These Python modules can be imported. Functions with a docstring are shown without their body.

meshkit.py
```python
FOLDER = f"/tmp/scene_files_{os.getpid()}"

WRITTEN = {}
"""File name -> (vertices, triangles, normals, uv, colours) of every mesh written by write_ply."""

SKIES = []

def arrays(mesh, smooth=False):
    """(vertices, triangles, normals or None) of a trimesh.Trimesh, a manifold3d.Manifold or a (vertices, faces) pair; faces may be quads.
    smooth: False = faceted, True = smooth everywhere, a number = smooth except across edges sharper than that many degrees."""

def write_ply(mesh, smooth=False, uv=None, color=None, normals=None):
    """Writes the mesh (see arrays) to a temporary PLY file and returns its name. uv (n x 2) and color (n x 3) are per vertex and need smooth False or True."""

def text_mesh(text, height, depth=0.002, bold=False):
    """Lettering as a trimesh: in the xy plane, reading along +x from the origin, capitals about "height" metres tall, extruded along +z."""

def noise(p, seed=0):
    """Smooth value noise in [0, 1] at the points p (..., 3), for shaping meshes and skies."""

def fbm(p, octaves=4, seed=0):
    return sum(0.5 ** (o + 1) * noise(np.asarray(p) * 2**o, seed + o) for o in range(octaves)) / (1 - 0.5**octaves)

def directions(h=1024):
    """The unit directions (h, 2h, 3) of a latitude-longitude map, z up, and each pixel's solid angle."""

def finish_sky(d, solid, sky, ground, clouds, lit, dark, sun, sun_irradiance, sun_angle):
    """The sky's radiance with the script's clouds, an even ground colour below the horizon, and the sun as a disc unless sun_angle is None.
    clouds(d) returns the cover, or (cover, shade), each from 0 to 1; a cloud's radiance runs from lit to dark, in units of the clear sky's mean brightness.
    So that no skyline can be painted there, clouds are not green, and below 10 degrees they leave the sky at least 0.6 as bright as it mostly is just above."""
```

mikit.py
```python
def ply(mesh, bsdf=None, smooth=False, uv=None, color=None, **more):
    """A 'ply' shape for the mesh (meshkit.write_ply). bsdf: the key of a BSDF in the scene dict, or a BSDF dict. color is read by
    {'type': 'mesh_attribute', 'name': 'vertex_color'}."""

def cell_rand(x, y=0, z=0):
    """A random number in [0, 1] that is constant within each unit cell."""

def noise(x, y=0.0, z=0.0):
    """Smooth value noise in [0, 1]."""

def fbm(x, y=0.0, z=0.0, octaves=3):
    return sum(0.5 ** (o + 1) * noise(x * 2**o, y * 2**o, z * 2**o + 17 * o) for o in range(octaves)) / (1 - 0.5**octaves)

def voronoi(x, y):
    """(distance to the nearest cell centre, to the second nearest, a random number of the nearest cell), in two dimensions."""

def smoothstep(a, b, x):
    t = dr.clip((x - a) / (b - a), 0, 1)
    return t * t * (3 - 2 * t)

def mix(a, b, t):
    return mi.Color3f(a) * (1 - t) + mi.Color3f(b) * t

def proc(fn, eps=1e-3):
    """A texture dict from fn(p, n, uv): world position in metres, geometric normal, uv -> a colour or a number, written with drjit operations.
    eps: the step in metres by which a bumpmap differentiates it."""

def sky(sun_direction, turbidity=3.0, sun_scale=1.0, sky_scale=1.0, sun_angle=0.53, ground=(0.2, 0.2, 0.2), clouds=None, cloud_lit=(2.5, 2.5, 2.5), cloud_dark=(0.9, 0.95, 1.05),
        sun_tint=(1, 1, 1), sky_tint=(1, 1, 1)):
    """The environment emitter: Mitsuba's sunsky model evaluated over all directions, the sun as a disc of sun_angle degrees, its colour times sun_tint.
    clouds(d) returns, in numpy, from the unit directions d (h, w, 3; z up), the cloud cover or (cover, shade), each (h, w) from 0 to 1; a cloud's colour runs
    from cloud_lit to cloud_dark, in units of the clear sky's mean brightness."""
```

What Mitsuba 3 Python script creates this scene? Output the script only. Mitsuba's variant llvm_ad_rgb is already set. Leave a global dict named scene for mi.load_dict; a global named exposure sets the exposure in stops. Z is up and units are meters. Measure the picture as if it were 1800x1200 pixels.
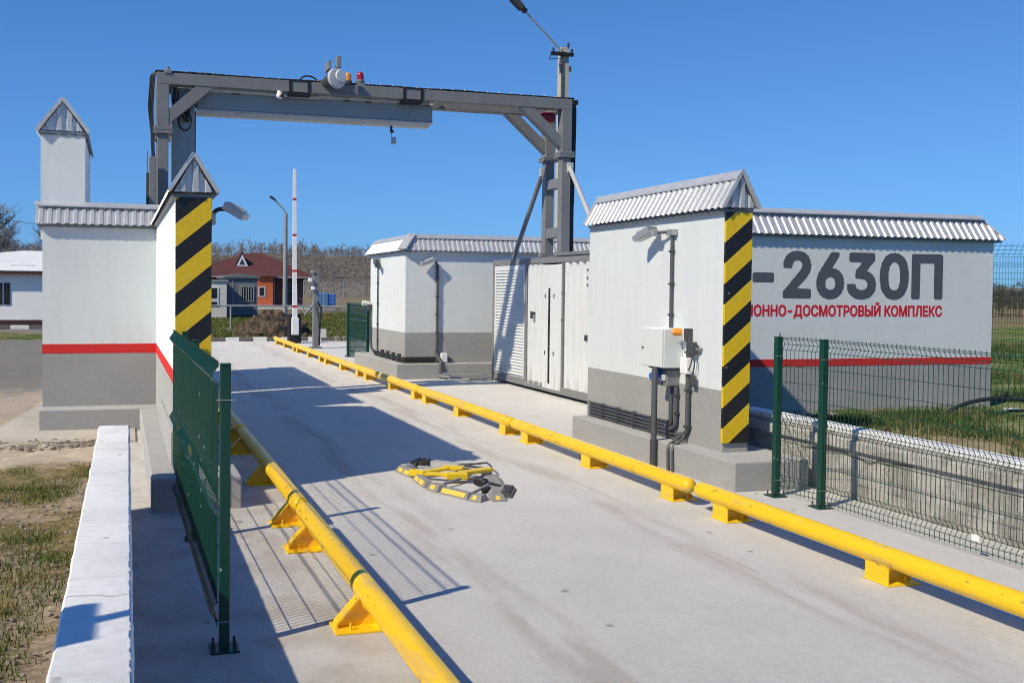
import math, numpy as np, trimesh, drjit as dr, mitsuba as mi, mikit, meshkit, shapely
from mikit import proc, noise, fbm, voronoi, cell_rand, smoothstep, mix

scene, labels = {}, {}
rng = np.random.default_rng(7)
# ------------------------------------------------------------------ camera, light, exposure
R = np.array([[0.96215, -0.27235, 0.00985], [0.00216, -0.02851, -0.99959], [0.27252, 0.96178, -0.02684]])   # right, down, forward (x across the lane, y along it, z up)
M = np.eye(4); M[:3, 0] = -R[0]; M[:3, 1] = -R[1]; M[:3, 2] = R[2]; M[:3, 3] = (0, 0, 1.97)
scene['camera'] = {'type': 'perspective', 'fov_axis': 'x', 'fov': math.degrees(2 * math.atan(900 / 1755)), 'near_clip': 0.1, 'far_clip': 4000.0,
                   'principal_point_offset_x': (900 - 721.12) / 1800, 'principal_point_offset_y': (600 - 554.02) / 1200, 'to_world': mi.ScalarTransform4f(M.tolist())}
SUN = (-1.065, -0.49, 1.0)
scene['sky'] = mikit.sky(SUN, turbidity=2.0, sun_tint=(0.935, 1.0, 1.03), sky_tint=(0.47, 0.82, 1.26))
exposure = 1.56

# ------------------------------------------------------------------ materials
def P(color, rough=0.6, metallic=0.0, bump=None, height=0.001, spec=0.5, **kw):
    b = {'type': 'principled', 'base_color': color if isinstance(color, dict) else {'type': 'rgb', 'value': list(color)}, 'roughness': rough, 'metallic': metallic, 'specular': spec, **kw}
    if bump is not None:
        b = {'type': 'bumpmap', 'nested': {'type': 'twosided', 'n': b}, 'arbitrary': bump, 'scale': height}
        return b
    return {'type': 'twosided', 'n': b}

def C3(a, b, t): return mix(a, b, t)

def f_road(p, n, uv):
    big = fbm(p.x * 0.55, p.y * 0.4, 3.0, 4); mid = fbm(p.x * 3.1, p.y * 2.3, 9.0, 4); fine = fbm(p.x * 40, p.y * 40, 1.0, 3)
    c = C3((0.462, 0.456, 0.443), (0.522, 0.516, 0.504), smoothstep(0.2, 0.8, big * 0.6 + mid * 0.4))
    wob = 0.25 * (fbm(p.y * 0.7, 2.0, 0.0, 2) - 0.5)
    # rubbed-in dirt of the two wheel paths, broken up by grain
    tr = dr.maximum(1 - dr.abs(p.x + wob - 2.35) / 0.32, 1 - dr.abs(p.x + wob - 4.28) / 0.30)
    tr = smoothstep(0.0, 0.8, tr) * smoothstep(0.30, 0.75, fbm(p.x * 9, p.y * 1.1, 4.0, 4))
    c = C3(c, (0.34, 0.295, 0.26), 0.55 * tr)
    side = smoothstep(1.55, 1.25, p.x + wob) * smoothstep(0.3, 0.8, fbm(p.x * 5, p.y * 4, 6.0, 4))
    c = C3(c, (0.38, 0.335, 0.29), 0.6 * side)
    d, _, r = voronoi(p.x * 2.2, p.y * 1.6)
    c = C3(c, (0.14, 0.13, 0.125), 0.6 * dr.select((r > 0.88), smoothstep(0.07, 0.02, d + 0.09 * (fine - 0.5)), 0.0))
    return c * (0.92 + 0.16 * fine)
def b_road(p, n, uv): return fbm(p.x * 28, p.y * 28, 2.0, 4)
def f_plaster(p, n, uv):
    g = fbm(p.x * 60, p.y * 60, p.z * 60, 2); s = fbm(p.x * 1.3, p.y * 1.3, p.z * 0.8, 4); w = fbm(p.x * 11, p.y * 11, p.z * 0.9, 4)
    return mi.Color3f(0.655, 0.705, 0.73) * (0.905 + 0.07 * g + 0.08 * s + 0.03 * smoothstep(0.3, 0.6, w))
def f_grey(p, n, uv):
    g = fbm(p.x * 50, p.y * 50, p.z * 50, 3); s = fbm(p.x * 1.7, p.y * 1.7, p.z * 1.7, 4)
    return C3((0.29, 0.295, 0.295), (0.37, 0.375, 0.375), s) * (0.86 + 0.28 * g)
def b_plaster(p, n, uv): return fbm(p.x * 130, p.y * 130, p.z * 130, 3)
def f_whitetop(p, n, uv):
    g = fbm(p.x * 30, p.y * 30, 1.0, 3); s = fbm(p.x * 3, p.y * 2.2, 5.0, 4)
    d, _, r = voronoi(p.x * 5 + 0.4 * s, p.y * 3.3)
    c = C3((0.60, 0.61, 0.62), (0.76, 0.77, 0.785), s) * (0.93 + 0.14 * g)
    chip = dr.select(r > 0.80, smoothstep(0.11, 0.05, d + 0.14 * (g - 0.5)), 0.0)
    streak = smoothstep(0.64, 0.74, fbm(p.x * 3.5 + 3 * s, p.y * 11, 8.0, 4))
    c = C3(c, (0.42, 0.41, 0.39), 0.75 * chip + 0.30 * streak)
    crack = smoothstep(0.012, 0.003, dr.abs(p.y - 4.02 + 0.22 * (fbm(p.x * 4, 3.0, 0.0, 3) - 0.5)))
    return C3(c, (0.36, 0.34, 0.31), 0.8 * crack)
def f_conc_wall(p, n, uv):
    s = fbm(p.y * 1.8, p.z * 5, 2.0, 4); st = fbm(p.y * 9, p.z * 1.1, 7.0, 4); g = fbm(p.y * 30, p.z * 30, p.x * 30, 3)
    c = C3((0.37, 0.36, 0.335), (0.50, 0.49, 0.46), s)
    c = C3(c, (0.19, 0.175, 0.15), 0.38 * smoothstep(0.50, 0.72, st * 0.6 + s * 0.4))
    ck = smoothstep(0.016, 0.005, dr.abs(p.z - 0.40 + 0.10 * (p.y - 8.0) * 0.3 + 0.16 * (fbm(p.y * 3.0, 4.0, 0.0, 3) - 0.5))) * smoothstep(0.0, 0.2, p.y - 7.2) * smoothstep(0.0, 0.2, 8.9 - p.y)
    c = C3(c, (0.06, 0.055, 0.05), 0.85 * ck)
    bl = smoothstep(0.52, 0.66, fbm(p.y * 3.5, p.z * 4.5, 11.0, 5))
    c = C3(c, (0.16, 0.145, 0.12), 0.38 * bl)
    d, _, r = voronoi(p.y * 14, p.z * 18)
    return C3(c, (0.10, 0.095, 0.085), 0.5 * dr.select(r > 0.72, smoothstep(0.24, 0.1, d), 0.0)) * (0.8 + 0.4 * g)
def b_conc_wall(p, n, uv): return fbm(p.y * 16, p.z * 16, p.x * 16, 4)
def f_yellow(p, n, uv):
    s = fbm(p.x * 4, p.y * 3, p.z * 4, 4); d, _, r = voronoi(p.y * 9 + p.x * 3, p.z * 12 + p.x * 12)
    g = fbm(p.x * 40, p.y * 40, p.z * 40, 2)
    c = C3((0.82, 0.50, 0.010), (0.88, 0.58, 0.014), s)
    c = C3(c, (0.40, 0.24, 0.05), dr.select(r > 0.86, smoothstep(0.17, 0.06, d + 0.2 * (g - 0.5)), 0.0) * 0.8)
    c = C3(c, (0.50, 0.36, 0.17), 0.45 * smoothstep(0.56, 0.72, fbm(p.x * 14, p.y * 2.5, p.z * 14, 4)))
    sc = smoothstep(0.70, 0.76, fbm(p.x * 30 + 5 * s, p.y * 7, p.z * 40, 3)) * smoothstep(0.45, 0.6, fbm(p.x * 2, p.y * 1.7, 5.0, 2))
    return C3(c, (0.18, 0.10, 0.04), 0.6 * sc)
def f_green(p, n, uv):
    d, _, r = voronoi(p.z * 26 + p.x * 9, p.x * 40 + p.y * 40)
    g = fbm(p.x * 60, p.y * 60, p.z * 60, 2)
    return C3((0.005, 0.052, 0.036), (0.35, 0.42, 0.38), dr.select(r > 0.988, smoothstep(0.30, 0.2, d + 0.3 * (g - 0.5)), 0.0) * 0.8)
def f_steel(p, n, uv):
    s = fbm(p.x * 2.2, p.y * 2.2, p.z * 2.2, 4); st = fbm(p.x * 12, p.y * 12, p.z * 1.5, 3)
    return mi.Color3f(0.185, 0.193, 0.20) * (0.82 + 0.26 * s + 0.12 * st)
def f_zinc(p, n, uv):
    d, e, r = voronoi(p.x * 9 + p.z * 3, p.y * 9 + p.z * 5); s = fbm(p.x * 3, p.y * 3, p.z * 3, 3)
    return mi.Color3f(0.56, 0.58, 0.61) * (0.86 + 0.12 * r + 0.12 * s)
def f_container(p, n, uv):
    s = fbm(p.x * 2, p.y * 2, p.z * 0.9, 4); st = fbm(p.y * 13, p.x * 13, p.z * 0.7, 4)
    c = mi.Color3f(0.68, 0.71, 0.735) * (0.90 + 0.16 * s)
    low = smoothstep(0.50, 0.10, p.z - 0.9 * (st - 0.5))
    return C3(c, (0.42, 0.37, 0.31), 0.50 * low * smoothstep(0.45, 0.7, st))
def stripes(slope, phase):
    def f(p, n, uv):
        x = p.x; t = (p.z - slope * x - phase) / 0.43; t = t - dr.floor(t)
        d, _, r = voronoi(p.x * 13, p.z * 13); g = fbm(p.x * 50, p.z * 50, 0.0, 2)
        c = dr.select(t < 0.5, 1.0, 0.0)
        col = C3((0.012, 0.012, 0.014), (0.74, 0.50, 0.012), c) * (0.9 + 0.2 * g)
        return C3(col, (0.55, 0.5, 0.4), dr.select(r > 0.93, smoothstep(0.14, 0.09, d), 0.0) * 0.7)
    return f
def f_ground(p, n, uv):
    a = fbm(p.x * 0.35, p.y * 0.35, 1.0, 4); b = fbm(p.x * 2.5, p.y * 2.5, 4.0, 4); g = fbm(p.x * 18, p.y * 18, 2.0, 3)
    grass = C3((0.040, 0.075, 0.018), (0.10, 0.125, 0.035), b)
    dry = C3((0.17, 0.135, 0.08), (0.27, 0.225, 0.15), b)
    c = C3(grass, dry, smoothstep(0.42, 0.60, a * 0.65 + b * 0.35))
    fresh = smoothstep(0.30, 0.46, a) * smoothstep(9.5, 12.0, p.x + 2 * (b - 0.5)) * smoothstep(62, 50, p.y + 8 * a)
    c = C3(c, C3((0.035, 0.085, 0.018), (0.075, 0.135, 0.032), b), 0.6 * fresh)
    far = C3((0.12, 0.10, 0.062), (0.19, 0.155, 0.10), fbm(p.x * 0.03, p.y * 0.12, 5.0, 4))
    c = C3(c, far, smoothstep(60, 75, p.y + 12 * a + 0.25 * p.x))
    return c * (0.75 + 0.5 * g)
def b_ground(p, n, uv): return fbm(p.x * 9, p.y * 9, 1.0, 5)
def f_verge(p, n, uv):
    b = fbm(p.x * 2.2, p.y * 1.7, 4.0, 4); g = fbm(p.x * 30, p.y * 30, 2.0, 3); m = fbm(p.x * 7, p.y * 6, 12.0, 4)
    soil = C3((0.14, 0.105, 0.075), (0.36, 0.29, 0.215), 0.6 * m + 0.4 * g)
    moss = C3((0.07, 0.072, 0.028), (0.23, 0.18, 0.085), 0.5 * m + 0.5 * g)
    c = C3(soil, moss, smoothstep(0.46, 0.62, b + 0.12 * smoothstep(4.4, 7.5, p.y)))
    sand = C3((0.33, 0.28, 0.22), (0.43, 0.38, 0.31), m)
    return C3(c, sand, smoothstep(11.2, 11.7, p.y + 0.9 * (b - 0.5) - 0.35 * p.x)) * (0.75 + 0.5 * g)
def f_asphalt(p, n, uv):
    a = fbm(p.x * 0.6, p.y * 0.25, 1.0, 4); m = fbm(p.x * 4, p.y * 3, 3.0, 4); g = fbm(p.x * 60, p.y * 60, 2.0, 2)
    c = C3((0.125, 0.12, 0.112), (0.19, 0.18, 0.165), 0.5 * a + 0.5 * m)
    sand = C3((0.28, 0.235, 0.185), (0.38, 0.33, 0.26), m)
    c = C3(c, sand, smoothstep(20.5, 18.5, p.y + 5 * (a - 0.5) + 2.0 * (m - 0.5)))
    return c * (0.78 + 0.44 * g)
def f_apron(p, n, uv):
    m = fbm(p.x * 4, p.y * 3, 3.0, 4); g = fbm(p.x * 45, p.y * 45, 2.0, 2)
    return C3((0.33, 0.30, 0.255), (0.45, 0.42, 0.375), m) * (0.85 + 0.3 * g)
def f_soil(p, n, uv):
    m = fbm(p.x * 6, p.y * 6, p.z * 6, 4)
    g = fbm(p.x * 22, p.y * 22, p.z * 22, 3)
    return C3((0.042, 0.032, 0.023), (0.155, 0.118, 0.082), smoothstep(0.3, 0.7, 0.6 * m + 0.4 * g))
def f_stone(p, n, uv):
    m = fbm(p.x * 9, p.y * 9, p.z * 9, 3)
    return C3((0.15, 0.13, 0.105), (0.36, 0.32, 0.265), m)
def f_grass(p, n, uv):
    m = fbm(p.x * 3, p.y * 3, 1.0, 3); r = cell_rand(p.x * 60, p.y * 60, 0)
    return C3(C3((0.035, 0.085, 0.012), (0.085, 0.145, 0.022), r), (0.22, 0.19, 0.07), smoothstep(0.42, 0.66, m + 0.25 * (r - 0.5)))
def f_fresh(p, n, uv):
    m = fbm(p.x * 2, p.y * 2, 1.0, 3); r = cell_rand(p.x * 60, p.y * 60, 0)
    return C3(C3((0.032, 0.075, 0.016), (0.075, 0.125, 0.030), r), (0.19, 0.165, 0.08), smoothstep(0.48, 0.68, m + 0.2 * (r - 0.5)))
def f_bark(p, n, uv):
    m = fbm(p.x * 0.05, p.y * 0.05, 0.0, 3); r = cell_rand(p.x * 0.5, p.y * 0.5, 2)
    return C3((0.20, 0.185, 0.17), (0.29, 0.26, 0.23), 0.6 * m + 0.4 * r)
def f_hill(p, n, uv):
    m = fbm(p.x * 0.08, p.y * 0.08, p.z * 0.25, 4); g = fbm(p.x * 0.7, p.y * 0.7, p.z * 0.9, 3)
    return C3((0.115, 0.105, 0.096), (0.18, 0.16, 0.142), m) * (0.7 + 0.6 * g)
def f_redroof(p, n, uv):
    s = fbm(p.x * 2, p.y * 2, p.z * 2, 3); row = cell_rand(p.x * 2.2, p.y * 0.01, p.z * 3.2)
    return C3((0.085, 0.030, 0.025), (0.125, 0.046, 0.037), 0.6 * s + 0.4 * row)
def f_brownwall(p, n, uv):
    r = cell_rand(p.x * 4, 0, p.z * 13 + 0.5 * cell_rand(0, 0, dr.floor(p.z * 13)))
    return C3((0.085, 0.04, 0.035), (0.13, 0.065, 0.055), r)
def f_boom(p, n, uv):
    t = p.z / 1.25; t = t - dr.floor(t)
    return C3((0.82, 0.83, 0.85), (0.55, 0.05, 0.05), dr.select(t < 0.07, 1.0, 0.0))
def f_brace(p, n, uv): return mi.Color3f(0.46, 0.48, 0.50) * (0.85 + 0.3 * fbm(p.x * 5, p.y * 5, p.z * 5, 3))

MATS = dict(
    road=P(proc(f_road), 0.82, bump=proc(b_road), height=0.0015, spec=0.3), plaster=P(proc(f_plaster), 0.85, bump=proc(b_plaster), height=0.0016, spec=0.25),
    greyplaster=P(proc(f_grey), 0.85, bump=proc(b_plaster), height=0.0016, spec=0.25), whitetop=P(proc(f_whitetop), 0.8, bump=proc(b_road), height=0.003, spec=0.3),
    concwall=P(proc(f_conc_wall), 0.9, bump=proc(b_conc_wall), height=0.012, spec=0.2), yellow=P(proc(f_yellow), 0.34, spec=0.5), green=P(proc(f_green), 0.32, spec=0.5),
    steel=P(proc(f_steel), 0.45), zinc=P(proc(f_zinc), 0.38, metallic=0.35), brace=P(proc(f_brace), 0.5), container=P(proc(f_container), 0.45),
    hazard_a=P(proc(stripes(0.83, 2.73 - 0.83 * 5.97 - 0.43 * 0.55)), 0.4), hazard_b=P(proc(stripes(0.83, 2.57 - 0.83 * 0.43 - 0.43 * 0.55)), 0.4),
    ground=P(proc(f_ground), 0.95, bump=proc(b_ground, 0.01), height=0.05, spec=0.1), verge=P(proc(f_verge), 0.95, bump=proc(b_ground, 0.005), height=0.03, spec=0.1),
    asphalt=P(proc(f_asphalt), 0.9, spec=0.2), apron=P(proc(f_apron), 0.9, bump=proc(b_road), height=0.004, spec=0.2), soil=P(proc(f_soil), 0.95, spec=0.1), stone=P(proc(f_stone), 0.9, spec=0.2),
    grass=P(proc(f_grass), 0.6, spec=0.2), freshgrass=P(proc(f_fresh), 0.6, spec=0.2), bark=P(proc(f_bark), 0.95, spec=0.1), scrub=P((0.085, 0.080, 0.070), 0.95, spec=0.1), hill=P(proc(f_hill), 0.98, spec=0.05), redroof=P(proc(f_redroof), 0.7), brownwall=P(proc(f_brownwall), 0.8), boom=P(proc(f_boom), 0.4),
    redpaint=P((0.62, 0.022, 0.018), 0.6), letter=P((0.082, 0.098, 0.118), 0.55), redletter=P((0.58, 0.015, 0.03), 0.55), black=P((0.012, 0.012, 0.013), 0.5), rubber=P((0.022, 0.023, 0.026), 0.6),
    darkgrey=P((0.055, 0.06, 0.066), 0.5), conduit=P((0.085, 0.09, 0.10), 0.5), midgrey=P((0.20, 0.21, 0.22), 0.5), lightgrey=P((0.52, 0.54, 0.55), 0.45), detector=P((0.27, 0.315, 0.345), 0.42),
    cabinet=P((0.66, 0.70, 0.70), 0.4), white=P((0.80, 0.81, 0.82), 0.45), whitewall=P((0.87, 0.88, 0.90), 0.7), whiteroof=P((0.74, 0.76, 0.78), 0.5), maroon=P((0.055, 0.022, 0.022), 0.6), glass=P((0.02, 0.025, 0.03), 0.08, spec=0.8),
    orange=P((0.80, 0.28, 0.02), 0.2, clearcoat=0.8), redlens=P((0.35, 0.008, 0.02), 0.15, clearcoat=0.8), orangewall=P((0.55, 0.13, 0.05), 0.8), greywall=P((0.15, 0.17, 0.19), 0.7), blue=P((0.03, 0.16, 0.55), 0.4), bluetank=P((0.06, 0.22, 0.48), 0.5),
    galv=P((0.42, 0.44, 0.46), 0.42, metallic=0.5), polegrey=P((0.46, 0.43, 0.37), 0.85), fargrey=P((0.30, 0.31, 0.32), 0.6), cream=P((0.62, 0.62, 0.58), 0.7), kerbdark=P((0.14, 0.13, 0.125), 0.9), kerbwhite=P((0.74, 0.74, 0.72), 0.8),
    rampgrey=P((0.25, 0.248, 0.24), 0.65), ramplight=P((0.36, 0.36, 0.355), 0.6), rampdark=P((0.045, 0.045, 0.045), 0.7), devyellow=P((0.72, 0.50, 0.012), 0.4), reflector=P((0.80, 0.55, 0.10), 0.3), brightrubber=P((0.03, 0.03, 0.034), 0.35),
)
for k, v in MATS.items(): scene['mat_' + k] = v

# ------------------------------------------------------------------ helpers
def numbered(k):
    if k not in USED: USED.add(k); return k
    n = 1
    while f'{k}_{n:03d}' in USED: n += 1
    k = f'{k}_{n:03d}'; USED.add(k); return k
USED = set()
XF = [None]                                                                  # an optional rigid transform laid on what is added
def thing(name, label, cat, group=None):
    k = numbered(name); labels[k] = {'label': label, 'category': cat}
    if group: labels[k]['group'] = group
    return k
def add(parent, name, mesh, mat, smooth=False, label=None, **prop):
    k = numbered(parent + '__' + name)
    if isinstance(mesh, list): mesh = trimesh.util.concatenate(mesh)
    if XF[0] is not None: mesh = mesh.copy(); mesh.apply_transform(XF[0])
    scene[k] = mikit.ply(mesh, 'mat_' + mat, smooth=smooth)
    if label or prop: labels[k] = {**({'label': label} if label else {}), **prop}
    return k
def adds(parent, name, meshes, mat, smooth=False):
    for m in meshes: add(parent, name, m, mat, smooth)
def solo(name, mesh, mat, label, cat, group=None, smooth=False, kind=None):
    k = thing(name, label, cat, group)
    if isinstance(mesh, list): mesh = trimesh.util.concatenate(mesh)
    if XF[0] is not None: mesh = mesh.copy(); mesh.apply_transform(XF[0])
    scene[k] = mikit.ply(mesh, 'mat_' + mat, smooth=smooth)
    if kind: labels[k]['kind'] = kind
    return k
def struct(name, mesh, mat, smooth=False, kind='structure', label=None):
    k = numbered(name)
    if isinstance(mesh, list): mesh = trimesh.util.concatenate(mesh)
    scene[k] = mikit.ply(mesh, 'mat_' + mat, smooth=smooth)
    labels[k] = {'kind': kind, 'label': label or name, 'category': name.replace('_', ' ')}
    return k
def box(x0, x1, y0, y1, z0, z1, c=0.0):
    """A box, its edges chamfered by c."""
    if c <= 0:
        b = trimesh.creation.box((x1 - x0, y1 - y0, z1 - z0)); b.apply_translation(((x0 + x1) / 2, (y0 + y1) / 2, (z0 + z1) / 2)); return b
    pts = []
    for sx in (0, 1):
        for sy in (0, 1):
            for sz in (0, 1):
                p = np.array([(x0, x1)[sx], (y0, y1)[sy], (z0, z1)[sz]], float); d = np.array([1 - 2 * sx, 1 - 2 * sy, 1 - 2 * sz]) * c
                for a in range(3):
                    q = p + d; q[a] = p[a]; pts.append(q)
    return trimesh.convex.convex_hull(np.array(pts))
def obox(p, q, w, h, c=0.0, up=(0, 0, 1)):
    """A bar from p to q, w wide and h high."""
    p, q = np.array(p, float), np.array(q, float); L = np.linalg.norm(q - p); f = (q - p) / L
    s = np.cross(f, up); s /= np.linalg.norm(s); u = np.cross(s, f)
    b = box(-L / 2, L / 2, -w / 2, w / 2, -h / 2, h / 2, c); T = np.eye(4); T[:3, 0] = f; T[:3, 1] = -s; T[:3, 2] = u; T[:3, 3] = (p + q) / 2
    b.apply_transform(T); return b
def tube(pts, r, n=12, cap=True):
    """A round bar along a polyline (mitred)."""
    pts = [np.array(p, float) for p in pts]; k = len(pts); rings = []
    r = np.broadcast_to(r, k)
    t = [(pts[min(i + 1, k - 1)] - pts[max(i - 1, 0)]) for i in range(k)]; t = [a / np.linalg.norm(a) for a in t]
    a = np.array([0, 0, 1.0]) if abs(t[0][2]) < 0.9 else np.array([1.0, 0, 0])
    u = np.cross(t[0], a); u /= np.linalg.norm(u)
    ang = np.arange(n) / n * 2 * np.pi
    for i in range(k):
        u = u - t[i] * (u @ t[i]); u /= np.linalg.norm(u); w = np.cross(t[i], u)
        rings.append(pts[i] + r[i] * (np.cos(ang)[:, None] * u + np.sin(ang)[:, None] * w))
    v = np.vstack(rings); f = []
    for i in range(k - 1):
        for j in range(n):
            a0, b0 = i * n + j, i * n + (j + 1) % n
            f += [[a0, b0, b0 + n], [a0, b0 + n, a0 + n]]
    if cap:
        v = np.vstack([v, pts[0], pts[-1]])
        for j in range(n): f += [[len(v) - 2, (j + 1) % n, j], [len(v) - 1, (k - 1) * n + j, (k - 1) * n + (j + 1) % n]]
    return trimesh.Trimesh(v, f, process=False)
def bend(pts, rad=0.06, n=5):
    """Rounds the corners of a polyline."""
    pts = [np.array(p, float) for p in pts]; out = [pts[0]]
    for a, b, c in zip(pts, pts[1:], pts[2:]):
        d0, d1 = a - b, c - b; r = min(rad, np.linalg.norm(d0) / 2, np.linalg.norm(d1) / 2); s, e = b + d0 / np.linalg.norm(d0) * r, b + d1 / np.linalg.norm(d1) * r
        for i in range(n + 1):
            t = i / n; out.append((1 - t) ** 2 * s + 2 * t * (1 - t) * b + t * t * e)
    return out + [pts[-1]]
def extrude(poly, axis, a0, a1):
    """The polygon (pairs) pulled from a0 to a1 along axis; pairs are (y,z), (x,z) or (x,y)."""
    m = trimesh.creation.extrude_polygon(shapely.Polygon(poly), a1 - a0, engine='earcut'); v = m.vertices.copy(); h = v[:, 2] + a0
    m.vertices = {'x': np.c_[h, v[:, 0], v[:, 1]], 'y': np.c_[v[:, 0], h, v[:, 1]], 'z': np.c_[v[:, 0], v[:, 1], h]}[axis]
    if axis == 'y': m.invert()
    return m
def dome(c, r, h, n=16, k=6, base=0.0):
    pr = [(r, 0)] + ([(r, base)] if base else []) + [(r * math.cos(a), base + h * math.sin(a)) for a in np.linspace(0, np.pi / 2, k)[1:]]
    pr[-1] = (0, base + h); m = trimesh.creation.revolve(np.array([(0, 0)] + pr), sections=n); m.apply_translation(c); return m
def corrugated(e0, e1, r0, r1, pitch=0.115, amp=0.018):
    """A profiled sheet between an eave line e0-e1 and a ridge line r0-r1, ribs running up the slope."""
    e0, e1, r0, r1 = (np.array(a, float) for a in (e0, e1, r0, r1)); L = np.linalg.norm(e1 - e0); nr = max(1, round(L / pitch))
    prof = [(0, 0), (0.36, 0), (0.48, 1), (0.86, 1)]; s, o = [], []
    for i in range(nr):
        for a, b in prof: s.append((i + a) / nr); o.append(b)
    s.append(1.0); o.append(0)
    nn = np.cross(e1 - e0, (r0 + r1) / 2 - e0); nn /= np.linalg.norm(nn)
    if nn[2] < -1e-6: nn = -nn
    s, o = np.array(s)[:, None], np.array(o)[:, None] * amp * nn
    rows = [e0 + (e1 - e0) * s + o]
    # both lines are cut at the same place along the eave, so ribs stay parallel and hips cut them slanting
    d = (e1 - e0) / L; a0, a1 = (r0 - e0) @ d, (r1 - e0) @ d
    x = s[:, 0] * L; up = (r0 - e0) - d * a0
    lim = np.ones(len(x))
    if a0 > 1e-6: lim = np.minimum(lim, x / a0)
    if a1 < L - 1e-6: lim = np.minimum(lim, (L - x) / (L - a1))
    rows.append(e0 + d * x[:, None] + up * np.clip(lim, 0, 1)[:, None] + o)
    v = np.vstack(rows); m = len(x); f = []
    for i in range(m - 1): f += [[i, i + 1, m + i + 1], [i, m + i + 1, m + i]]
    return trimesh.Trimesh(v, f, process=False)
def quad(*pts): return trimesh.Trimesh(np.array(pts, float), [[0, 1, 2], [0, 2, 3]] if len(pts) == 4 else [[0, 1, 2]], process=False)
def fold(p, q, w, drop, axis):
    """A folded ridge flashing along p-q with wings w wide falling by drop; axis = the sideways unit vector."""
    p, q, a = np.array(p, float), np.array(q, float), np.array(axis, float) * w; z = np.array([0, 0, -drop]); t = np.array([0, 0, -0.004])
    out = []
    for s in (1, -1): out.append(quad(p, q, q + s * a + z, p + s * a + z)); out.append(quad(p + s * a + z, q + s * a + z, q + s * a + z + 4 * t, p + s * a + z + 4 * t))
    return trimesh.util.concatenate(out)
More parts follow.
